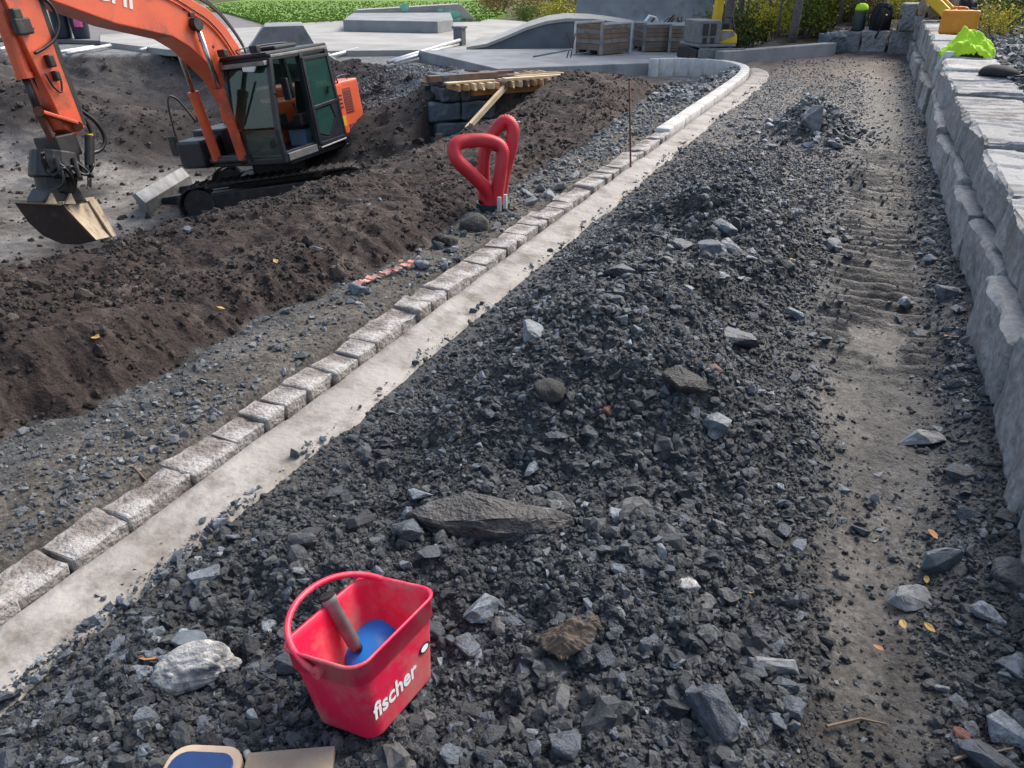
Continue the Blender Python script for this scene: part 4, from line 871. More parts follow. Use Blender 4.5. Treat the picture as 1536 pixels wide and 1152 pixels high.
# door folded back against the cab side
dr = MB(); DX0, DX1 = X0 - .02, XD - .02
yo = Y1 + .055
dr.bar(V(DX0 + .03, yo, 1.14), V(DX0 + .10, yo, 2.6), .06, .05, up=(0, 1, 0)); dr.bar(V(DX1, yo, 1.14), V(DX1 - .02, yo, 2.6), .07, .05, up=(0, 1, 0))
dr.bar(V(DX0 + .10, yo, 2.58), V(DX1, yo, 2.58), .05, .06, up=(0, 0, 1)); dr.bar(V(DX0, yo, 1.80), V(DX1, yo, 1.76), .05, .06); dr.bar(V(DX0, yo, 1.14), V(DX1, yo, 1.14), .05, .06)
dr.prism([V(DX0, yo - .02, 1.14), V(DX1, yo - .02, 1.14), V(DX1, yo - .02, 1.3), V(DX1 - .3, yo - .02, 1.22), V(DX0 + .22, yo - .02, 1.5), V(DX0 + .3, yo - .02, 1.78), V(DX0, yo - .02, 1.78)], V(0, .035, 0))
door = dr.build('cab_door', M['cabblack'], ex, bevel=.01)
MB().prism([V(DX0 + .09, yo, 1.82), V(DX1 - .04, yo, 1.80), V(DX1 - .05, yo, 2.55), V(DX0 + .13, yo, 2.55)], V(0, .006, 0)).build('pane', M['glassg'], door)
MB().prism([V(DX0 + .24, yo, 1.5), V(DX1 - .3, yo, 1.24), V(DX1 - .05, yo, 1.32), V(DX1 - .05, yo, 1.72), V(DX0 + .32, yo, 1.74)], V(0, .006, 0)).build('pane', M['glassg'], door)
MB().tube([V(DX0 + .06, yo + .03, 1.1), V(DX1 + .02, yo + .03, 1.08)], .016, 8).build('trim', M['steel'], door)
MB().bar(V(DX0 + .3, yo + .02, 1.95), V(DX0 + .3, yo + .05, 2.08), .03).build('handle', M['black'], door)
# seat, console, step
st = MB().box(-.1, .42, .48, .98, 1.42, 1.55).build('seat', M['fabricblack'], ex, bevel=.05)
MB().hexa([V(-.18, .48, 1.5), V(-.04, .48, 1.5), V(-.04, .98, 1.5), V(-.18, .98, 1.5), V(-.3, .52, 2.2), V(-.18, .52, 2.2), V(-.18, .94, 2.2), V(-.3, .94, 2.2)]).build('backrest', M['fabricblack'], st, bevel=.04)
ebox('seat_base', .0, .34, .55, .92, 1.1, 1.42, 'blueseat', bevel=.03)
ebox('floor_mat', .4, 1.25, .3, 1.15, 1.10, 1.125, 'steel', bevel=.004)
for yy_ in (.42, 1.0):
    c_ = ebox('console', .2, .55, yy_ - .08, yy_ + .08, 1.5, 1.7, 'black', bevel=.02); MB().tube([V(.5, yy_, 1.7), V(.55, yy_, 1.9)], [.014, .026], 8).build('lever', M['black'], c_)
ebox('door_step', .42, 1.26, 1.16, 1.24, 1.03, 1.16, 'steel', bevel=.01)
MB().tube([V(1.2, 1.23, 2.1), V(1.26, 1.27, 2.15)], .012, 6).build('mirror_arm', M['black'], ex)
ebox('mirror', 1.0, 1.05, 1.24, 1.38, 2.0, 2.35, 'cabblack', bevel=.02)
# right front handrail and lamp
hr = catmull([V(1.25, -1.0, 1.15), V(1.45, -1.05, 1.3), V(1.42, -1.05, 2.15), V(1.25, -1.0, 2.2), V(1.0, -.95, 1.75)], 8); MB().tube(hr, .018, 8).build('handrail', M['black'], ex, smooth=True)
ebox('side_mirror', 1.45, 1.49, -1.25, -1.08, 1.25, 1.6, 'black', bevel=.02)
MB().tube([V(1.44, -1.1, 1.4), V(1.47, -1.18, 1.42)], .012, 6).build('mirror_arm', M['black'], ex)
ebox('front_guard', .95, 1.5, -1.1, -.5, 1.0, 1.5, 'cabblack', bevel=.06)
# boom
bo = [(333, 117), (312, 96), (286, 71), (260, 55), (172, 35), (73, -1), (20, -24), (-14, -48), (-22, -72), (-6, -96), (20, -100), (100, -78), (180, -52), (250, -24), (290, 0), (315, 15), (338, 39), (359, 70), (370, 100)]
BY = .22
op = [lp(a, b, BY) for a, b in bo] + [V(.42, BY, 1.72), V(.55, BY, 1.5), V(.78, BY, 1.5), V(.92, BY, 1.66)]
mbm = MB().prism(op, V(0, -2 * BY, 0)); boom = mbm.build('boom', M['orange'], ex, bevel=.018)
tm2 = text_mesh('HITACHI', .315, .004, .006); t0, t1 = lp(42, -36, BY), lp(197, 13, BY); ang = math.atan2((t1 - t0).z, (t1 - t0).x)
lt = link('lettering', tm2, M['greyletter'], boom)
bx = [v.co.x for v in tm2.vertices]; wid = max(bx) - min(bx); sc2 = (t1 - t0).length / wid
dirx = (t1 - t0).normalized(); ndir = V(0, 1, 0); upv = ndir.cross(dirx)
if upv.z < 0: upv = -upv
lt.matrix_local = Matrix(((dirx.x * sc2, upv.x * sc2, ndir.x, t0.x), (0, 0, ndir.y, BY + .004), (dirx.z * sc2, upv.z * sc2, ndir.z, t0.z), (0, 0, 0, 1)))
for sy in (-1, 1):
    a = lp(295, 36, .30); a.y = .30 * sy; b_ = V(1.38, .30 * sy, 1.12); m_ = a.lerp(b_, .47)
    cy = MB().tube([m_, b_], .085, 14).tube([m_.lerp(a, .02), m_.lerp(b_, .05)], .098, 14).build('boom_cylinder', M['orange'], ex, smooth=False)
    MB().tube([a, m_], .042, 12).build('rod', M['chrome'], cy, smooth=True); MB().tube([V(a.x, a.y - .07 * sy, a.z), V(a.x, a.y + .05 * sy, a.z)], .10, 14).build('pin_boss', M['black'], cy)
MB().tube([V(1.38, -.42, 1.12), V(1.38, .42, 1.12)], .07, 12).build('cylinder_pin', M['black'], ex)
for i, off in enumerate((.02, .05, .08)):
    hh = [lp(a, b, .16 - i * .12) + V(0, 0, off) for a, b in ((250, -26), (292, -3), (318, 13), (342, 38), (364, 70), (372, 92))]
    MB().tube(catmull(hh, 5), .016, 7).build('hose', M['hose'], boom, smooth=True)
for i, off in enumerate((10, 16)):   # hard lines along the near side of the boom
    hh = [lp(a, b + off, BY + .02) for a, b in ((20, -94), (100, -72), (180, -46), (250, -18), (288, 4), (312, 20), (334, 44), (352, 72))]
    MB().tube(catmull(hh, 5), .012, 6).build('hydraulic_line', M['orange' if i else 'black'], boom, smooth=True)
for a, b in ((120, -40), (225, -8), (286, 22)): q = lp(a, b, BY); MB().box(q.x - .05, q.x + .05, BY, BY + .04, q.z - .03, q.z + .03).build('line_clamp', M['black'], boom, bevel=.006)
for a, b in ((276, 14), (300, 60), (320, 70), (330, 92)): q = lp(a, b, BY); MB().tube([V(q.x, BY - .005, q.z), V(q.x, BY + .012, q.z)], .022, 8).build('bolt', M['black'], boom)
MB().tube([V(1.36, .5, 1.68), V(1.22, .86, 2.35)], .012, 6).build('wiper', M['black'], ex)
for yy_ in (.35, 1.05): MB().box(1.2, 1.3, yy_ - .08, yy_ + .08, 2.78, 2.9).build('roof_lamp', M['black'], ex, bevel=.02)
MB().tube(catmull([V(X0 + .1, .4, 2.76), V(X0 + .1, .4, 2.86), V(.9, .4, 2.86), V(.9, .4, 2.76)], 5), .014, 6).build('roof_rail', M['black'], ex, smooth=True)
MB().tube([V(-.9, .9, 2.08), V(-.9, .9, 2.22)], .03, 8).build('fuel_cap', M['black'], ex)
MB().tube(catmull([V(-.66, 1.15, 2.06), V(-.66, 1.15, 2.16), V(-1.1, 1.05, 2.16), V(-1.1, 1.05, 2.06)], 5), .014, 6).build('handrail', M['black'], ex, smooth=True)
for i in range(4): MB().box(-.61, -.47, 1.2, 1.216, 1.62 + i * .07, 1.65 + i * .07).build('vent_slot', M['black'], ex)
# arm with its cylinders and links
AY = .17
ao = [(52, -75), (60, 0), (90, 85), (112, 145), (128, 190), (116, 203), (98, 194), (84, 162), (40, 72), (16, 18), (-8, -30), (-40, -70), (-30, -95), (20, -95)]
arm = MB().prism([lp(a, b, AY) for a, b in ao], V(0, -2 * AY, 0)).build('arm', M['orange'], ex, bevel=.014)
MB().prism([lp(a, b, AY + .004) for a, b in ((58, 0), (64, 0), (94, 85), (116, 145), (130, 186), (126, 188), (110, 146), (87, 85))], V(0, -.003 - 2 * AY - .005, 0)).build('edge_plate', M['black'], arm)
c1, c2, c3 = lp(-28, -60, 0), lp(38, 118, 0), lp(58, 168, 0)
bc = MB().tube([c1, c2], .10, 16).tube([c2.lerp(c1, .0), c2.lerp(c1, .05)], .115, 16).build('bucket_cylinder', M['orange'], arm); MB().tube([c2, c3], .05, 12).build('rod', M['black'], bc, smooth=True)
MB().tube([lp(14, 46, 0), lp(82, 168, 0)], .055, 8).build('gap_shade', M['black'], arm)  # black tube painting the shaded gap between arm and bucket cylinder
a1_, a2_ = lp(-10, -60, .05), lp(60, -130, .05)
for sy in (-1, 1):
    l1 = MB().bar(lp(55, 166, .22 * sy), lp(118, 186, .22 * sy), .05, .12, up=(0, 1, 0)).build('link', M['orange'], arm, bevel=.015)
    l2 = MB().bar(lp(58, 168, .14 * sy), lp(80, 212, .14 * sy), .06, .12, up=(0, 1, 0)).build('link', M['rust'], arm, bevel=.015)
for (a, b) in ((58, 167), (117, 189)): MB().tube([lp(a, b, -.27), lp(a, b, .27)], .065, 14).build('pin', M['rust'], arm)
for (a, b, w_, h_) in ((72, 92, .09, .16), (81, 114, .07, .13), (30, 40, .22, .2), (20, 22, .12, .14)): q = lp(a, b, AY); MB().box(q.x - w_ / 2, q.x + w_ / 2, AY - .01, AY + .10, q.z - h_ / 2, q.z + h_ / 2).build('valve', M['black'], arm, bevel=.02)
for hpx, yl, r_ in ((((62, -5), (78, 10), (88, 35), (82, 58), (66, 72), (52, 80)), .22, .022), (((60, 110), (75, 128), (95, 150), (120, 165), (145, 185), (157, 208), (150, 225), (128, 232)), .10, .03), (((50, 42), (40, 45), (33, 40)), .25, .02), (((68, 110), (80, 130), (92, 138), (92, 120)), .21, .014), (((100, 155), (122, 172), (135, 195), (136, 215)), -.05, .026)):
    MB().tube(catmull([lp(a, b, yl) for a, b in hpx], 8), r_, 8).build('hose', M['hose'], arm, smooth=True)
# tilting rotator
cc = lp(84, 240, 0)
def wpx(px, py, off=0): q = lp(px, py, 0); return V(q.x, q.y + off, q.z)
tr_ = MB(); q0, q1 = wpx(70, 205), wpx(108, 232)
tr_.box(min(q0.x, q1.x), max(q0.x, q1.x) + .05, -.24, .24, q1.z, q0.z); tr_.tube([wpx(82, 228), wpx(84, 268)], [.30, .34], 18); tr_.tube([wpx(84, 268), wpx(85, 290)], [.27, .24], 18)
rot = tr_.build('tilt_rotator', M['black'], ex, bevel=.02)
for yl in (.30, -.30):
    t_ = MB().tube([wpx(113, 205, yl), wpx(113, 250, yl)], .065, 12).build('tilt_cylinder', M['black'], rot); MB().tube([wpx(113, 250, yl), wpx(113, 282, yl)], .03, 10).build('rod', M['chrome'], t_, smooth=True)
MB().box(*(lambda q: (q.x - .04, q.x + .04, .26, .30, q.z - .05, q.z + .05))(wpx(116, 208))).build('yellow_tag', M['yellow'], rot)
for i in range(7):
    a0 = R_(U(0, 360)); pts = [cc + V(.36 * math.cos(a0 + t * .6), .30 + .10 * math.sin(t * 3), -.25 + .16 * t + .1 * math.sin(t * 4 + i)) for t in np.linspace(0, 2, 6)]
    MB().tube(catmull(pts, 5), .02, 7).build('hose', M['hose'], rot, smooth=True)
for i in range(6): MB().tube([wpx(60 + i * 9, 238 + 6 * (i % 3), .33), wpx(66 + i * 9, 262 + 5 * (i % 2), .36)], .035, 8).build('valve', M['black'], rot)
qh = MB(); qh.prism([wpx(50, 303, .2), wpx(62, 282, .2), wpx(104, 282, .2), wpx(118, 303, .2)], V(0, -.4, 0)); qh.build('quick_hitch', M['black'], rot, bevel=.02)
for px_ in (60, 88): MB().prism([wpx(px_ - 8, 306, .26), wpx(px_, 290, .26), wpx(px_ + 8, 306, .26)], V(0, -.04, 0)).build('hitch_ear', M['sandlit'], rot)
# grading bucket, turned so that one end plate faces left; unlit and lit sides coloured apart
dref = (exM @ lp(90, 330, 0)); dr0 = math.hypot(dref.x, dref.y)
fp = [(20, 303, .10), (93, 307, -.15), (145, 361, -.18), (118, 367, -.13), (92, 366, -.06), (64, 354, .0), (42, 334, .05)]
FP = [exI @ atd(a, b, dr0 + dd) for a, b, dd in fp]
BPx = [(74, 296, .75), (140, 300, .45), (171, 355, .42), (150, 360, .5), (130, 358, .55), (110, 348, .6), (92, 328, .68)]
BP = [exI @ atd(a, b, dr0 + dd) for a, b, dd in BPx]
n = len(FP); bu = MB(); bu.cur = 0; bu.add(FP + BP, [tuple(range(n))[::-1]]); bu.cur = 1
bu.add(FP + BP, [tuple(range(n, 2 * n))] + [(i, (i + 1) % n, n + (i + 1) % n, n + i) for i in range(n)])
me = bu.mesh('digging_bucket'); bm2 = bmesh.new(); bm2.from_mesh(me); bmesh.ops.remove_doubles(bm2, verts=bm2.verts, dist=1e-4); bmesh.ops.recalc_face_normals(bm2, faces=bm2.faces); bmesh.ops.bevel(bm2, geom=[e for e in bm2.edges], offset=.012, segments=2, affect='EDGES'); bm2.to_mesh(me); bm2.free()
dbk = link('digging_bucket', me, [M['rustshade'], M['sandlit']], ex)
ce = [FP[1].lerp(BP[1], .78), FP[2].lerp(BP[2], .80), BP[2].lerp(FP[2], -.06), BP[1].lerp(FP[1], -.03)]
nn = (ce[1] - ce[0]).cross(ce[3] - ce[0]).normalized(); nn = nn if nn.dot(exE - ce[0]) > 0 else -nn
MB().prism([q + nn * .004 for q in ce], nn * .03).build('cutting_edge', M['sandlit'], dbk, bevel=.006)
MB().bar(FP[0] + V(0, 0, .02), FP[1] + V(0, 0, .02), .05, .05).build('rim', M['sandlit'], dbk); MB().bar(FP[1] + V(0, 0, .02), BP[1] + V(0, 0, .02), .05, .05).build('rim', M['sandlit'], dbk)

# ------------------------------------------------------------------ concrete platform, formwork and abutment
PA, PB = atz(655, 108, -.02), atz(990, 95, -.02)
pu = V(PB.x - PA.x, PB.y - PA.y, 0).normalized(); pv = V(-pu.y, pu.x, 0)
plat = [V(PA.x, PA.y, 0) + pu * 1.2, V(PB.x, PB.y, 0), V(PB.x, PB.y, 0) + pu * 1.2 + pv * .9, V(PB.x, PB.y, 0) + pu * 2.3 + pv * 3.4, V(PA.x, PA.y, 0) + pv * 4.6 + pu * .8]
tag(MB().prism([q + V(0, 0, -2.3) for q in plat], V(0, 0, 2.3)).build('concrete_platform', M['concrete_grey'], bevel=.02), 'grey concrete platform slab carrying the timber crates', 'slab')
fA, fB = atz(690, 124, -.02), atz(872, 112, -.02); fu = V(fB.x - fA.x, fB.y - fA.y, 0).normalized(); fv = V(-fu.y, fu.x, 0); FL = (V(fB.x, fB.y, 0) - V(fA.x, fA.y, 0)).length
form = empty('timber_formwork', (fA.x, fA.y, -.1), label='timber formwork deck of beams and planks over the dark underpass opening', cat='formwork')
def fpnt(u, v, z): return fu * u + fv * v + V(0, 0, z)
for i in range(17):
    u = -.05 + FL * i / 16.5; w_ = random.choice((.045, .06, .1)); L = U(1.4, 1.7)
    MB().prism([fpnt(u, U(-.12, .02), -.055), fpnt(u + w_, -.04, -.055), fpnt(u + w_, -.04, .045), fpnt(u, -.04, .045)], fv * L).build('joist', M[random.choice(('pine', 'pine', 'pinew', 'oldwood'))], form)
MB().prism([fpnt(.3, .10, -.16), fpnt(FL, .10, -.16), fpnt(FL, .10, -.06), fpnt(.3, .10, -.06)], fv * .10).build('beam', M['orangewood'], form)
for i, (u0, u1, v0, z_, m_, h_) in enumerate(((-.35, 1.0, .45, .055, 'oldwood', .1), (.9, FL + .25, .02, .05, 'pinew', .045), (-.2, .75, .05, .05, 'pinew', .03), (.2, 1.5, .75, .055, 'oldwood', .08), (1.3, FL, .3, .05, 'pine', .04), (-.1, 1.2, 1.1, .055, 'greywood', .05), (.6, FL - .1, .55, .05, 'oldwood', .04))):
    MB().prism([fpnt(u0, v0, z_), fpnt(u1, v0 + U(-.08, .08), z_), fpnt(u1, v0 + .15, z_), fpnt(u0, v0 + .17, z_)], V(0, 0, h_)).build('plank', M[m_], form, bevel=.004)
a_ = atz(758, 130, -.14); b0 = atd(700, 194, math.hypot(a_.x, a_.y) - 1.15)
tag(MB().bar(a_, b0, .06, .09).build('timber_prop', M['pinew'], bevel=.004), 'slanting pale timber prop bracing the formwork deck', 'prop')
q_ = atd(659, 205, math.hypot(b0.x, b0.y) + .6); tag(MB().box(q_.x - .05, q_.x + .05, q_.y - .05, q_.y + .05, q_.z - .35, q_.z + .05).build('wooden_peg', M['oldwood'], bevel=.004), 'short square wooden peg in the soil before the stone abutment', 'peg')
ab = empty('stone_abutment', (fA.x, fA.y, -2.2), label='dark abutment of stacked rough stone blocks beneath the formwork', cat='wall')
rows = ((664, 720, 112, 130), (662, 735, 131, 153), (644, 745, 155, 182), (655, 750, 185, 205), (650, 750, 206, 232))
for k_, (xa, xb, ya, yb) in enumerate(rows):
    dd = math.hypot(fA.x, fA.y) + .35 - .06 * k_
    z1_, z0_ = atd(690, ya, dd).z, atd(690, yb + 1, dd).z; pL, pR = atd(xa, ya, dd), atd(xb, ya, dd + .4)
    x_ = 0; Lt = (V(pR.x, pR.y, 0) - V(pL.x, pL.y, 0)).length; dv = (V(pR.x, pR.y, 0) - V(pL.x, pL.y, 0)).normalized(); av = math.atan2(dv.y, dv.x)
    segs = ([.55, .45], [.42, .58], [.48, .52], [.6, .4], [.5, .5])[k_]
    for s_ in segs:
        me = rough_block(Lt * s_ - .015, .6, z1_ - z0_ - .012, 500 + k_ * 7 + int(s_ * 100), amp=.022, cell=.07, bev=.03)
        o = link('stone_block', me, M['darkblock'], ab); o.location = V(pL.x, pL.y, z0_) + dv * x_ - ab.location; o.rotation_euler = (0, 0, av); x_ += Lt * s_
# side wall running into the underpass and dark back wall
bwq = fA + fv * .9 - fu * .15
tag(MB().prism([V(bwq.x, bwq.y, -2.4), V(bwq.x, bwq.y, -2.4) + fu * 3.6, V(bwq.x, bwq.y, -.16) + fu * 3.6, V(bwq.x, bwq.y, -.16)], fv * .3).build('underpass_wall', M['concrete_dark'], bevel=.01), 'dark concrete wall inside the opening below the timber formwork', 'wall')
# crates
def crate(px0, px1, py, dpx, label, ang, L, Wd, Hh, fill=True):
    p = atz((px0 + px1) / 2, py, 0.0); c_ = empty('pallet_crate', (p.x, p.y, 0.001), (0, 0, ang), label, 'crate', 'crates on the concrete platform')
    for sx in (-1, 1):
        for sy in (-1, 1): MB().box(sx * L / 2 - .03, sx * L / 2 + .03, sy * Wd / 2 - .03, sy * Wd / 2 + .03, 0, Hh).build('corner_post', M['galv'] if sx * sy < 0 else M['steel'], c_)
    for i in range(5):
        z_ = .14 + i * (Hh - .16) / 5; h_ = (Hh - .16) / 5 - .012
        for sy in (-1, 1): MB().box(-L / 2 + .03, L / 2 - .03, sy * Wd / 2 - .014, sy * Wd / 2 + .014, z_, z_ + h_).build('plank', M['oldwood' if (i + sy) % 3 else 'greywood'], c_, bevel=.003)
        for sx in (-1, 1): MB().box(sx * L / 2 - .014, sx * L / 2 + .014, -Wd / 2 + .03, Wd / 2 - .03, z_, z_ + h_).build('plank', M['oldwood' if (i + sx) % 2 else 'greywood'], c_, bevel=.003)
    MB().box(-L / 2, L / 2, -Wd / 2, Wd / 2, .10, .135).build('floor', M['greywood'], c_)
    for sy in (-1, 0, 1): MB().box(-L / 2, L / 2, sy * (Wd / 2 - .06) - .045, sy * (Wd / 2 - .06) + .045, .02, .098).build('runner', M['oldwood'], c_)
    for sy in (-1, 1): MB().box(-L / 2, L / 2, sy * Wd / 2 - .02, sy * Wd / 2 + .02, Hh - .035, Hh + .005).build('top_rail', M['galv'], c_)
    return p
A1 = YAW + .35
pc1 = crate(862, 945, 80, 0, 'wooden crate with steel corner posts next to the chain sling', A1 + .45, 1.05, .75, .66)
pc2 = crate(960, 1010, 76, 0, 'wooden crate full of steel clamps between the other two crates', A1 - .15, .95, .7, .62)
pc3 = crate(1008, 1042, 77, 0, 'wooden crate with iron bars sticking out beside the mini excavator', A1 - .5, .7, .65, .60)
for i in range(9):
    p = (pc2, pc3)[i % 2] + V(U(-.25, .25), U(-.2, .2), 0); a = U(0, 6.28); tl_ = U(.2, .5)
    o = MB().tube([V(0, 0, .14), V(math.cos(a) * .22 * tl_, math.sin(a) * .22 * tl_, .62), V(math.cos(a) * tl_ * .6, math.sin(a) * tl_ * .6, .62 + tl_ * .35)], .02, 7).build('iron_bar', M['rust' if i % 3 else 'steel']); o.location = (p.x, p.y, 0)
    tag(o, 'iron bar sticking out of an open wooden crate', 'bar', 'iron bars in the crates')
fpts = [onplane(a, b, pc2 + fv * .6, fv) for a, b in ((958, 46), (974, 24), (985, 27), (986, 44))]
tag(MB().tube(fpts, .035, 8).build('white_tube_frame', M['whiteletter']), 'white bent tube frame rising behind the middle crate', 'frame')
ch = [onplane(a, b, pc1 - fv * .55, fv) for a, b in ((850, 48), (856, 68), (846, 100))]; ch2 = [onplane(a, b, pc1 - fv * .55, fv) for a, b in ((863, 50), (858, 75), (853, 104))]
sl_ = MB().tube(ch, .012, 6).tube(ch2, .012, 6); tag(sl_.build('chain_sling', M['rust']), 'rusty chain sling hanging from the crate down to the planks', 'chain')
g0, g1 = atz(800, 85, .05), atz(858, 74, .25); tag(MB().tube([g0, g1], .02, 8).build('steel_rod', M['steel']), 'grey steel rod leaning against the crate with the chain', 'rod')
# mini excavator
pm = atz(1058, 90, 0); mx = empty('mini_excavator', (pm.x, pm.y, -.02), (0, 0, YAW + .2), 'small grey and yellow mini excavator with its yellow boom raised', 'excavator')
MB().box(-.42, .42, -.5, .5, .30, .36).box(-.38, .08, -.45, .4, .36, .80).build('body', M['greyhandle'], mx, bevel=.03)
for i_, xx_ in enumerate((-.27, -.10)):
    MB().box(xx_ - .06, xx_ + .06, -.465, -.45, .52, .74).build('vent', M['black'], mx); MB().box(xx_ - .04, xx_ + .04, -.465, -.45, .38, .48).build('vent', M['black'], mx)
MB().prism([V(.08, -.45, .36), V(.46, -.45, .36), V(.44, -.45, .52), V(.34, -.45, .62), V(.08, -.45, .62)], V(0, .8, 0)).build('side_panel', M['yellow'], mx, bevel=.03)
MB().prism([V(.09, -.456, .40), V(.38, -.456, .52), V(.36, -.456, .60), V(.09, -.456, .61)], V(0, .01, 0)).build('grey_patch', M['steel'], mx)
MB().tube([V(.10, -.4, .6), V(.10, -.4, .86), V(.30, -.4, .86), V(.40, -.4, .6)], .022, 8).build('guard_bar', M['black'], mx)
MB().box(.14, .32, -.3, .0, .6, .74).build('seat', M['fabricblack'], mx, bevel=.03)
bm3 = MB().hexa([V(.16, .1, .6), V(.32, .1, .6), V(.32, .3, .6), V(.16, .3, .6), V(.17, .05, 1.34), V(.31, .05, 1.34), V(.31, .22, 1.34), V(.17, .22, 1.34)]).build('boom', M['yellow'], mx, bevel=.02)
MB().box(.165, .315, .04, .23, 1.345, 1.42).build('collar', M['black'], bm3); MB().hexa([V(.17, .05, 1.425), V(.31, .05, 1.425), V(.31, .22, 1.425), V(.17, .22, 1.425), V(.18, .0, 2.0), V(.30, .0, 2.0), V(.30, .14, 2.0), V(.18, .14, 2.0)]).build('boom_tip', M['yellow'], bm3, bevel=.02)
MB().prism([V(.18, -.05, 1.9), V(.30, -.05, 1.9), V(.30, -.75, 1.2), V(.18, -.75, 1.2)], V(0, .12, .08)).build('dipper', M['yellow'], bm3)
for sx in (-1, 1):
    tm_ = MB(); pr_ = [V(sx * .36, .55 * math.cos(t) / max(.72, abs(math.cos(t))) * .9, .15 + .14 * math.sin(t)) for t in np.linspace(0, 2 * math.pi, 20)[:-1]]
    tm_.prism([q - V(.09, 0, 0) for q in pr_], V(.18, 0, 0)).build('track', M['trackrubber'], mx, bevel=.01)
MB().box(-.5, .5, -.78, -.72, .06, .30).build('blade', M['greyhandle'], mx, bevel=.01); MB().box(-.3, .3, -.74, .0, .14, .2).build('blade_arm', M['greyhandle'], mx)

# ------------------------------------------------------------------ skatepark
FZ = -.10
fl = [(150, 62), (250, 74), (345, 78), (500, 76), (740, 74), (905, 66), (905, 44), (760, 30), (640, 24), (520, 28), (400, 40), (250, 46), (150, 52)]
tag(MB().prism([atz(a, b, FZ) + V(0, 0, -.16) for a, b in fl], V(0, 0, .16)).build('skatepark_floor', M['concrete'], bevel=.01), kind='structure')
tag(MB().prism([atz(a, b, -.12) + V(0, 0, -.1) for a, b in ((-20, 56), (150, 61), (340, 56), (395, 38), (330, 6), (140, 10), (40, 16), (-20, 30))], V(0, 0, .1)).build('asphalt_path', M['asphalt']), kind='structure')
hb = atz(430, 84, FZ); hn = V(hb.x, hb.y, 0).normalized()
def hpl(pts, p0=None, n_=None): return [onplane(a, b, p0 or hb, n_ or hn) for a, b in pts]
wedge = MB(); wedge.cur = 0
pf = hpl([(355, 95), (366, 82), (378, 66), (388, 50), (396, 40), (455, 38), (462, 50), (472, 66), (486, 78), (505, 90), (505, 97)])
wedge.prism(pf, hn * 1.8); tag(wedge.build('skate_hip', M['concrete_grey'], bevel=.02), 'grey concrete hump with curved flanks behind the excavator cab', 'skate ramp')
lb = atz(600, 49, FZ); lbp = [atz(516, 47, FZ), atz(657, 50, FZ), atz(680, 46, FZ), atz(676, 33, FZ), atz(530, 34, FZ)]
tag(MB().prism(lbp, V(0, 0, .36)).build('skate_ledge', M['concrete_grey'], bevel=.02), 'low flat grey concrete ledge block on the pale skatepark floor', 'skate ledge')
pb_ = atz(620, 34, FZ); pn = V(pb_.x, pb_.y, 0).normalized()
tri = [onplane(a, b, pb_ + pn * .5, pn) for a, b in ((525, 38), (530, 17), (535, 15), (688, 6), (694, 9), (730, 46), (740, 50))]
bank_ = tag(MB().prism(tri, pn * 1.2).build('skate_pyramid', M['concrete'], bevel=.02), 'pale concrete bank with green spray paint behind the ledge block', 'skate ramp')
for i in range(9):
    a, b = random.choice(((672, 18), (678, 24), (684, 30), (664, 14), (690, 34), (605, 12), (700, 37))); q = onplane(a + U(-5, 5), b + U(-3, 3), pb_ + pn * .493, pn)
    r_ = U(.12, .32); tang = V(-pn.y, pn.x, 0); pts = [q + tang * (r_ * math.cos(t) * U(.7, 1.2)) + V(0, 0, r_ * .6 * math.sin(t) * U(.7, 1.2)) for t in np.linspace(0, 2 * math.pi, 13)[:-1]]
    MB().add([p_ - pn * .0015 * i for p_ in pts], [tuple(range(12))]).build('spray_paint', M['graffiti'], bank_)
rb = atz(830, 76, -.02); rn = V(rb.x, rb.y, 0).normalized(); rb = rb + rn * .6
lip = [(700, 73), (730, 68), (760, 56), (790, 43), (820, 34), (850, 30), (890, 31), (930, 36), (965, 42)]
sidep = [onplane(a, b + 2, rb, rn) for a, b in lip] + [onplane(965, 82, rb, rn), onplane(700, 84, rb, rn)]
ramp = tag(MB().prism(sidep, rn * 3.0).build('skate_bank', M['concrete_dark'], bevel=0), 'long dark curved concrete bank behind the timber formwork', 'skate ramp')
lp_ = [onplane(a, b + 2, rb, rn) for a, b in lip]; cp_ = MB(); up_ = [q + V(0, 0, .07) for q in lp_]
n = len(lp_); ext = rn * 3.05; cp_.add([q - rn * .05 for q in lp_] + [q - rn * .05 for q in up_] + [q + ext for q in up_] + [q + ext for q in lp_], [(i, i + 1, n + i + 1, n + i) for i in range(n - 1)] + [(n + i, n + i + 1, 2 * n + i + 1, 2 * n + i) for i in range(n - 1)] + [(2 * n + i, 2 * n + i + 1, 3 * n + i + 1, 3 * n + i) for i in range(n - 1)])
cp_.build('coping', M['concrete'], ramp)
qb0 = atz(860, 46, FZ); qn = V(math.sin(-YAW + .12), math.cos(YAW - .12), 0); qu = V(qn.y, -qn.x, 0)
qc = atd(965, 40, 23.0); qc.z = FZ; arc = [(0, 0), (.5, .03), (.95, .14), (1.35, .33), (1.7, .62), (1.95, .98), (2.1, 1.4), (2.16, 1.75), (2.6, 1.75), (2.6, -.1), (0, -.1)]
tag(MB().prism([qc + qn * a + V(0, 0, b) - qu * 1.9 for a, b in arc], qu * 3.9).build('quarter_pipe', M['concrete_grey'], bevel=.01), 'tall smooth grey concrete quarter pipe behind the crates', 'skate ramp')
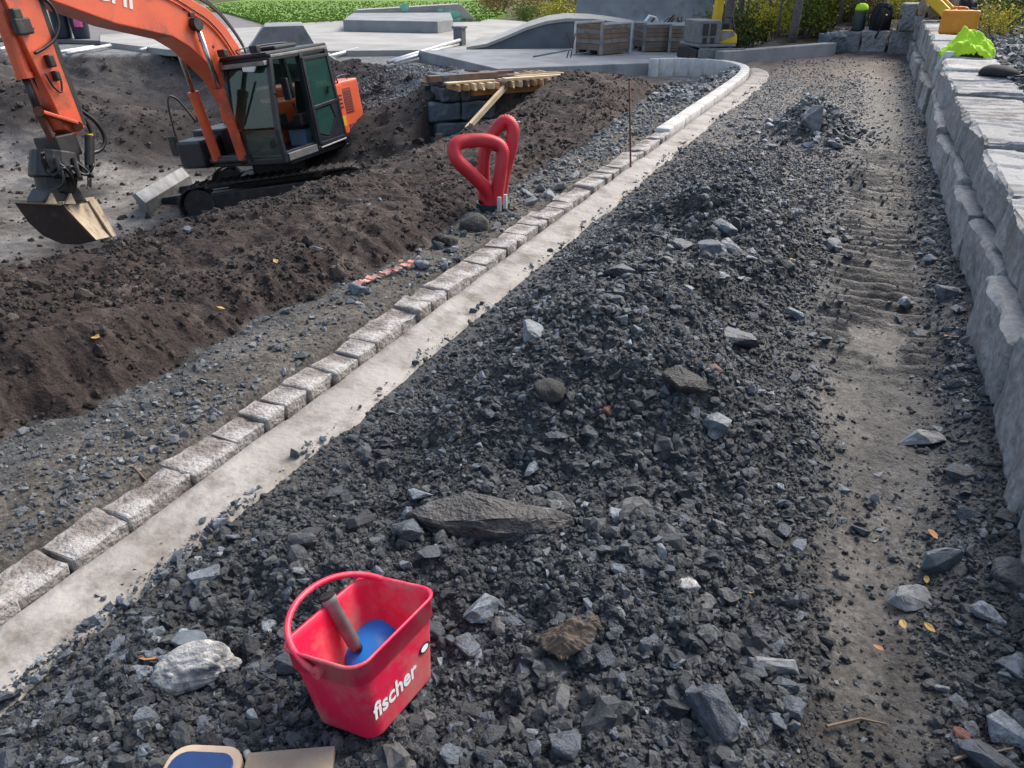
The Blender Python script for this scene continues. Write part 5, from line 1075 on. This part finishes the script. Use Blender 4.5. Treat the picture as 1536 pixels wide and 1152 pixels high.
# post, galvanised pipes and litter bins
pp_ = atz(690, 74, -.2); po = empty('grey_post', (pp_.x, pp_.y, -.3), label='short grey square post standing on gravel before the skatepark', cat='post')
MB().box(-.13, .13, -.13, .13, 0, .62).build('shaft', M['concrete_dark'], po, bevel=.02); MB().box(-.16, .16, -.16, .16, .62, .68).build('cap', M['concrete_dark'], po, bevel=.01)
for i, (a, b, c_, d_, lb_) in enumerate(((582, 93, 690, 60, 'galvanised pipe leaning against the grey post'), (592, 93, 688, 66, 'second galvanised pipe leaning against the grey post'), (488, 86, 538, 73, 'galvanised pipe lying on gravel behind the cab roof'), (210, 75, 268, 61, 'long galvanised pipe lying along the far pit edge'), (84, 79, 140, 70, 'galvanised pipe beside the dark litter bins'), (100, 80, 165, 68, 'second galvanised pipe beside the dark litter bins'), (0, 74, 14, 70, 'galvanised pipe at the far end of the pit edge'))):
    lo = i < 2; p_, q_ = atz(a, b, -.14), atz(c_, d_, -.14)
    if lo: q_ = onplane(c_, d_, pp_ - hn * .15, hn)
    tag(MB().tube([p_, q_], .045, 10).build('steel_pipe', M['galv'], smooth=True), lb_, 'pipe')
for i, (a, b, hpx) in enumerate(((97, 58, 42), (124, 58, 44))):
    p_ = atz(a, b, -.12); s_ = (p_ - EYE).length / F_PX; bn = empty('litter_bin', (p_.x, p_.y, -.12), (0, 0, 0), ['dark litter bin with a pink band standing on the path', 'dark litter bin covered with pink posters standing on the path'][i], 'bin')
    r_ = 10.5 * s_; h_ = hpx * s_ * 1.02
    MB().lathe([(r_ * .82, 0), (r_ * .84, .05), (r_ * .9, h_ * .15), (r_, h_ * .8), (r_ * 1.04, h_ * .82), (r_ * 1.0, h_ * .95), (r_ * .6, h_)], 20).build('body', M['bin'], bn, smooth=True)
    if i == 0: MB().tube([V(0, 0, h_ * .72), V(0, 0, h_ * .78)], r_ * 1.02, 20).build('band', M['pink'], bn)
    else:
        tb_ = V(-p_.x, -p_.y, 0).normalized()
        for z_ in (.3, .6):
            po_ = MB(); a0 = math.atan2(tb_.y, tb_.x) - .9 + .35
            po_.add([V(r_ * 1.03 * math.cos(a0 + t), r_ * 1.03 * math.sin(a0 + t), h_ * zz_) for t in np.linspace(0, .9, 6) for zz_ in (z_, z_ + .24)], [(2 * i_, 2 * i_ + 2, 2 * i_ + 3, 2 * i_ + 1) for i_ in range(5)]); po_.build('poster', M['pink'], bn)
# ------------------------------------------------------------------ things on the wall
def hull_mesh(name, pts, m, bevel=0, smooth=False, parent=None):
    bm = bmesh.new(); [bm.verts.new(p) for p in pts]; bmesh.ops.convex_hull(bm, input=bm.verts); bmesh.ops.delete(bm, geom=[v for v in bm.verts if not v.link_faces], context='VERTS')
    if bevel: bmesh.ops.bevel(bm, geom=list(bm.edges), offset=bevel, segments=2, affect='EDGES', clamp_overlap=True)
    me = bpy.data.meshes.new(name); bm.to_mesh(me); bm.free(); return link(name, me, M[m], parent, smooth)
p = atz(1435, 52, .73); jc = empty('jerrycan', (p.x, p.y, .735), (0, 0, -.05), 'amber plastic jerrycan standing on the granite wall', 'jerrycan', scale=.85)
MB().box(-.33, .31, -.11, .11, 0, .42).build('body', M['jerry'], jc, bevel=.055, seg=4)
for sx in (-.2, 0, .2): MB().box(sx - .012, sx + .012, -.116, -.108, .06, .34).build('rib', M['jerry'], jc, bevel=.003)
MB().tube(catmull([V(-.2, 0, .38), V(-.17, 0, .45), V(.05, 0, .45), V(.1, 0, .38)], 6), .022, 8).build('handle', M['jerry'], jc, smooth=True); MB().tube([V(.22, 0, .39), V(.22, 0, .45)], .045, 12).build('cap', M['black'], jc)
def cloth(name, label, cat, c, lx, ly, h, m, seed, rz, fold=6):
    n_ = 60; g_ = np.linspace(-1, 1, n_); A_, B_ = np.meshgrid(g_, g_); A_ = A_.ravel(); B_ = B_.ravel(); r_ = np.sqrt(A_ ** 2 + B_ ** 2)
    ed = 1 + .22 * fbm(A_, B_, 1.3, 3, seed); z_ = h * (np.clip(1 - (r_ / 1.12) ** 2.6, 0, 1)) * (.72 + .9 * (vnoise(A_ * 2.1, B_ * 2.1, seed + 1) - .35)) + .10 * h * np.abs(fbm(A_ * 1.7 + B_, B_, fold * .5, 3, seed + 2)) * 3
    q = 1 / np.maximum(r_, 1) ** .55
    co = np.stack([A_ * lx * ed * q, B_ * ly * ed * q, np.maximum(z_, .004)], 1); me = grid_mesh(name, co, n_, n_)
    o = link(name, me, m, smooth=True); o.location = c; o.rotation_euler = (0, 0, rz); md = o.modifiers.new('thick', 'SOLIDIFY'); md.thickness = .01; tag(o, label, cat); return o
p = atz(1450, 82, .70); vest = cloth('safety_vest', 'crumpled yellow-green safety jacket lying on the granite wall', 'jacket', (p.x, p.y, .67), .30, .22, .27, M['hivis'], 201, .1)
q = atz(1420, 92, .62); cu = MB().hexa([V(-.10, -.04, -.16), V(-.02, -.06, -.16), V(.0, .0, -.16), V(-.06, .03, -.16), V(-.02, -.05, .06), V(.1, -.06, .06), V(.12, .05, .06), V(.02, .05, .06)]).build('sleeve_cuff', M['reflect'], vest, bevel=.02); cu.location = (-.27, -.16, .02)
p = atz(1498, 110, .68); cpo = empty('black_cap', (p.x, p.y, .665), (0, 0, -.25), 'flat black cap lying on the granite wall next to the safety jacket', 'cap')
me = round_rock(77, (.19, .12, .10), 'crown', .06, 3)
for v in me.vertices: v.co.z = max(v.co.z, 0) * (1 - .25 * max(v.co.x, 0) / .19)
link('crown', me, M['fabricblack'], cpo); MB().prism([V(.10, -.10, .0), V(.20, -.085, .0), V(.26, -.02, .0), V(.25, .05, 0), V(.16, .10, .0), V(.08, .1, 0)], V(0, 0, .014)).build('visor', M['fabricblack'], cpo, bevel=.004)
p = ground_path([(862, 958)], .0)[0]
cloth('muddy_rag', 'crumpled muddy brown rag lying on the gravel right of the bucket', 'rag', p - V(0, 0, .004), .085, .05, .05, M['oldcloth'], 261, YAW + .5, 8)
# gear piled at the corner of the wall
p = atz(1405, 14, .95)
for i, (dx, dz, m_) in enumerate(((-.10, .06, 'yellow'), (.06, .02, 'yellow'))):
    o = MB().prism([V(-.28, 0, .2), V(.12, 0, -.12), V(.24, 0, .02), V(-.16, 0, .34)], V(0, .25, .02)).build('yellow_case', M[m_], bevel=.03); o.location = (1.05 + dx, 17.9 + i * .35, .93 + dz); tag(o, ['yellow plastic case leaning on the wall corner', 'second yellow plastic case propped behind the first'][i], 'case')
for i, (a, b, m_, lb_, s_) in enumerate(((1418, 6, 'oldwood', 'brown leather tool bag on the wall behind the jerrycan', .3), (1445, 8, 'fabricblack', 'black jacket bundled on the wall behind the jerrycan', .36), (1395, 3, 'board', 'beige sack on the wall corner above the yellow cases', .22))):
    q = onplane(a, b, V(0, 18.6 + .2 * i, 0), V(0, 1, 0)); cloth('gear_bundle', lb_, 'bag', (q.x, q.y, q.z - .25), s_, s_ * .8, .38, M[m_], 240 + i, .3)
# end wall: backpack, green flask, straps
pw_ = atz(1290, 50, .5); gf = empty('green_flask', (-.42, 20.75, .47), label='dark green cylinder with a bright yellow-green lid on the end wall', cat='container')
MB().lathe([(.13, 0), (.135, .04), (.13, .42), (.12, .45)], 18).build('body', M['darkgreen'], gf, smooth=True); MB().lathe([(.135, .42), (.14, .46), (.12, .53), (.05, .57)], 18).build('lid', M['hivis'], gf, smooth=True)
bp = empty('backpack', (.02, 20.75, .47), label='black backpack standing on the end wall beside the green cylinder', cat='backpack')
hull_mesh('body', [V(x * (.22 - .07 * (z > .45)), y * .13, z) for x in (-1, 1) for y in (-1, 1) for z in (0, .1, .42, .56)] + [V(0, 0, .62)], 'fabricblack', .04, True, bp); MB().tube(catmull([V(-.05, 0, .58), V(0, 0, .68), V(.05, 0, .58)], 6), .012, 6).build('loop', M['fabricblack'], bp)
MB().tube(catmull([V(-.17, -.14, .05), V(-.15, -.19, .3), V(-.08, -.13, .5)], 6), .02, 6).build('strap', M['fabricblack'], bp)
for i, (a, b, c_, d_) in enumerate(((1330, 22, 1302, 76), (1352, 22, 1336, 76))):
    p1_, p2_ = onplane(a, b, V(0, 20.25, 0), V(0, 1, 0)), onplane(c_, d_, V(0, 20.2 - .25 * 0, 0), V(0, 1, 0)); p2_ = atz(c_, d_ + 3, .03)
    tag(MB().tube([p2_, p1_], .022, 7).build('tool_handle', M['black' if i == 0 else 'oldwood']), ['dark tool handle leaning against the end wall by the backpack', 'brown tool handle leaning against the tall corner stone'][i], 'tool')
for i in range(3):
    me = hull_rock(640 + i, 14, 1, .7, .5); me.materials.append(M['palegrey']); rock(-.75 + i * .17, 20.72, .06, 'small stone lying on top of the low end wall', 'stones on the end wall', me).location.z = .50

# ------------------------------------------------------------------ vegetation
def leaf_mat(name, cols):
    m = rockmat(name, cols, .6, speck=.35, nscale=1.2); p_ = m.node_tree.nodes['Principled BSDF']; p_.inputs['Specular IOR Level'].default_value = .25; return m
def leaf_cloud(n_, rx, ry, rz, size, seed, z0=0, clump=9, name='foliage', up=.3):
    r_ = np.random.default_rng(seed); cs = r_.normal(0, 1, (clump, 3)); cs /= np.linalg.norm(cs, axis=1)[:, None]; cs *= r_.uniform(.3, .9, (clump, 1)); ci = r_.integers(0, clump, n_)
    p_ = cs[ci] + r_.normal(0, .24, (n_, 3)); p_ = p_ * [rx, ry, rz] + [0, 0, z0 + rz]; p_[:, 2] = np.maximum(p_[:, 2], .01)
    t = r_.normal(0, 1, (n_, 3)); t[:, 2] += up; t /= np.linalg.norm(t, axis=1)[:, None]; b_ = np.cross(t, r_.normal(0, 1, (n_, 3))); b_ /= np.linalg.norm(b_, axis=1)[:, None]
    s_ = size * r_.uniform(.6, 1.4, (n_, 1)); v_ = np.stack([p_ - t * s_, p_ + b_ * s_ * .5, p_ + t * s_, p_ - b_ * s_ * .5], 1).reshape(-1, 3)
    me = bpy.data.meshes.new(name); me.vertices.add(n_ * 4); me.vertices.foreach_set('co', v_.ravel().astype(np.float32)); me.loops.add(n_ * 4); me.loops.foreach_set('vertex_index', np.arange(n_ * 4, dtype=np.int32))
    me.polygons.add(n_); me.polygons.foreach_set('loop_start', np.arange(0, n_ * 4, 4, dtype=np.int32)); me.polygons.foreach_set('loop_total', np.full(n_, 4, dtype=np.int32)); me.update(calc_edges=True); return me
LM = {'green': leaf_mat('green_foliage', [(0, (.07, .11, .025)), (1, (.22, .25, .04)), (.5, (.14, .18, .03))]), 'yellow': leaf_mat('yellow_green_foliage', [(0, (.24, .24, .035)), (1, (.6, .5, .06)), (.5, (.42, .40, .05))]),
      'brown': leaf_mat('brown_autumn_foliage', [(0, (.15, .11, .045)), (1, (.32, .21, .08)), (.5, (.23, .17, .065))]), 'dark': leaf_mat('dark_green_foliage', [(0, (.015, .04, .018)), (1, (.04, .075, .03))]), 'grass': leaf_mat('grass_blades', [(0, (.09, .19, .015)), (1, (.17, .28, .03))])}
SM = {}
for c_ in ('green', 'yellow', 'brown', 'dark'):
    for k_ in range(2):
        me = leaf_cloud(1500, 1, 1, .8, .055, 700 + k_ + len(SM), clump=14); me.materials.append(LM[c_]); st_ = MB()
        for j in range(7):
            a = U(0, 6.28); e_ = V(math.cos(a) * .6, math.sin(a) * .6, U(.8, 1.5)); st_.tube([V(0, 0, -.1), e_ * .5 + V(0, 0, .1), e_], [.018, .012, .005], 5)
        sm_ = st_.mesh('stems'); sm_.materials.append(M['bark']); SM[c_, k_] = (me, sm_)
def shrub(x, y, s_, c_, label, group, zz_=None, hs_=1):
    r_ = empty('shrub', (x, y, (hz(x, y) if zz_ is None else zz_) - .03), (0, 0, U(0, 6)), label, 'shrub', group); me, sm_ = SM[c_, random.randint(0, 1)]
    for nm, q in (('foliage', me), ('stems', sm_)): o = bpy.data.objects.new(nm, q); C.objects.link(o); o.parent = r_
    r_.scale = (s_, s_, s_ * hs_)
for i in range(46):   # wood floor behind the edge beam
    x_ = U(-4.2, 1.0); y_ = U(22.3, 31); c_ = random.choice(('brown', 'yellow', 'green', 'yellow', 'green', 'brown'))
    shrub(x_, y_, U(.55, .95), c_, {'brown': 'brown autumn shrub among the trunks behind the concrete edge beam', 'green': 'green shrub among the trunks behind the concrete edge beam', 'yellow': 'yellow shrub among the trunks behind the concrete edge beam'}[c_], c_ + ' shrubs among the trunks')
for i in range(10):
    shrub(U(-5, 1.5), U(31, 36), U(1.3, 1.9), random.choice(('dark', 'green')), 'tall dark green shrub deep in the wood', 'dark shrubs deep in the wood')
for i in range(26):   # meadow between the skatepark and the wood
    p = atz(U(735, 905), U(4, 40), -.3); c_ = random.choice(('yellow', 'brown', 'green', 'brown')); d_ = math.hypot(p.x, p.y)
    shrub(p.x, p.y, U(.6, 1.0) * d_ / 34, c_, {'brown': 'dry brown weed clump on the meadow behind the skatepark', 'green': 'green weed clump on the meadow behind the skatepark', 'yellow': 'yellow weed clump on the meadow behind the skatepark'}[c_], c_ + ' weeds on the meadow', hs_=.75)
for i in range(20):   # bank behind the granite wall
    x_ = U(1.75, 3.4); y_ = U(8.5, 22); c_ = random.choice(('yellow', 'green', 'brown', 'yellow'))
    shrub(x_, y_, U(.3, .6), c_, {'brown': 'brown autumn shrub on the bank behind the granite wall', 'green': 'green shrub on the bank behind the granite wall', 'yellow': 'yellow autumn shrub on the bank behind the granite wall'}[c_], c_ + ' shrubs behind the wall')
for i in range(30):   # bushes at the far edge of the meadow
    a_ = R_(-8 + 66 * (i + U(-.3, .3)) / 29); d_ = U(84, 98); shrub(-math.sin(a_) * d_, math.cos(a_) * d_, U(3.2, 4.6), ('dark', 'green', 'yellow', 'dark', 'green')[i % 5], 'big ' + ('dark green', 'green', 'yellow', 'dark green', 'green')[i % 5] + ' bush at the far edge of the meadow', ('dark green', 'green', 'yellow', 'dark green', 'green')[i % 5] + ' bushes at the meadow edge', zz_=hz(-math.sin(a_) * d_, math.cos(a_) * d_))
crowns = []
for k_ in range(3):
    me = leaf_cloud(2600, 1.5, 1.5, 1.9, .10, 760 + k_, clump=22, name='crown'); me.materials.append(LM[('yellow', 'green', 'yellow')[k_]]); crowns.append(me)
for i, (a, y_, r_) in enumerate(((1191, 21.6, .085), (1093, 22.5, .10), (1108, 23.5, .07), (1150, 24.5, .05), (1235, 25.0, .055), (1258, 23.0, .06), (1282, 22.2, .07), (1310, 26, .06), (1130, 27, .08), (1215, 28, .06), (1075, 26, .07), (1340, 25, .08), (1120, 23.4, .03), (1168, 22.6, .03), (1206, 24.2, .035), (1272, 24.6, .03), (1296, 23.4, .028), (1140, 30, .05), (1245, 31, .05))):
    d = ray(a, 40); x_ = d.x / d.y * y_; z_ = hz(x_, y_); t_ = empty('tree', (x_, y_, z_ - .05), (U(-.02, .02), U(-.02, .02), 0), None, 'tree', 'trees behind the concrete edge beam'); hh = U(5.5, 7.5)
    t_['label'] = ('thick grey tree trunk standing at the edge beam before the wood', 'grey tree trunk beside the yellow boom of the mini excavator')[i] if i < 2 else 'slender grey tree trunk among the shrubs of the wood'
    tk = MB().tube(catmull([V(0, 0, 0), V(U(-.06, .06), U(-.06, .06), hh * .4), V(U(-.2, .2), U(-.2, .2), hh * .8), V(U(-.3, .3), U(-.3, .3), hh)], 5), [r_ * (1.25 - 1.0 * k_ / 15) for k_ in range(16)], 10)
    for j in range(6):
        z0 = hh * U(.4, .9); e_ = V(U(-1, 1), U(-1, 1), U(.3, .9)); tk.tube([V(0, 0, z0), V(0, 0, z0) + e_ * .6, V(0, 0, z0) + e_ * 1.3], [r_ * .35, r_ * .2, .01], 6)
    tk.build('trunk', M['bark'], t_, smooth=True); o = bpy.data.objects.new('crown', crowns[i % 3]); C.objects.link(o); o.parent = t_; o.location = (0, 0, hh * .62); o.rotation_euler = (0, 0, U(0, 6))
# grass slope left of the skatepark
gn = 60; ga = [(300, 14), (330, 6), (420, -8), (620, -14), (745, -8), (760, 20), (720, 32), (600, 24), (515, 31), (400, 37), (340, 20)]
P_ = [atz(a, b, -.1) if b > 0 else atz(a, 1, -.1) + V(ray(a, 1).x, ray(a, 1).y, 0).normalized() * 16 for a, b in ga]
tag(MB().prism([V(q.x, q.y, -.3) for q in P_], V(0, 0, .27)).build('grass_slope', mat('mown_grass', (.12, .235, .015), .85, col2=(.085, .175, .012), nscale=.5, bump=.6, bscale=9, dirt=(.17, .27, .03), dirt_amt=.4, dirt_scale=3), bevel=.0), kind='structure')
vgr = bpy.data.collections.new('grass_tuft')
for i in range(3):
    me = leaf_cloud(60, .16, .16, .07, .07, 800 + i, clump=8, up=2.2); me.materials.append(LM['grass']); vgr.objects.link(bpy.data.objects.new('grass_tuft', me))
pts = []
while len(pts) < 7000:
    a, b = U(310, 760), U(2, 37); 
    ins = False
    for (xa, ya), (xb, yb) in zip(ga, ga[1:] + ga[:1]):
        if (ya > b) != (yb > b) and a < (xb - xa) * (b - ya) / (yb - ya) + xa: ins = not ins
    if ins: q = atz(a, b, -.03); pts.append((q.x, q.y, -.03))
scatter('grass', np.array(pts), rng.uniform(.12, .32, len(pts)), vgr, 3, 'short bright green grass on the slope beyond the skatepark', 'grass')
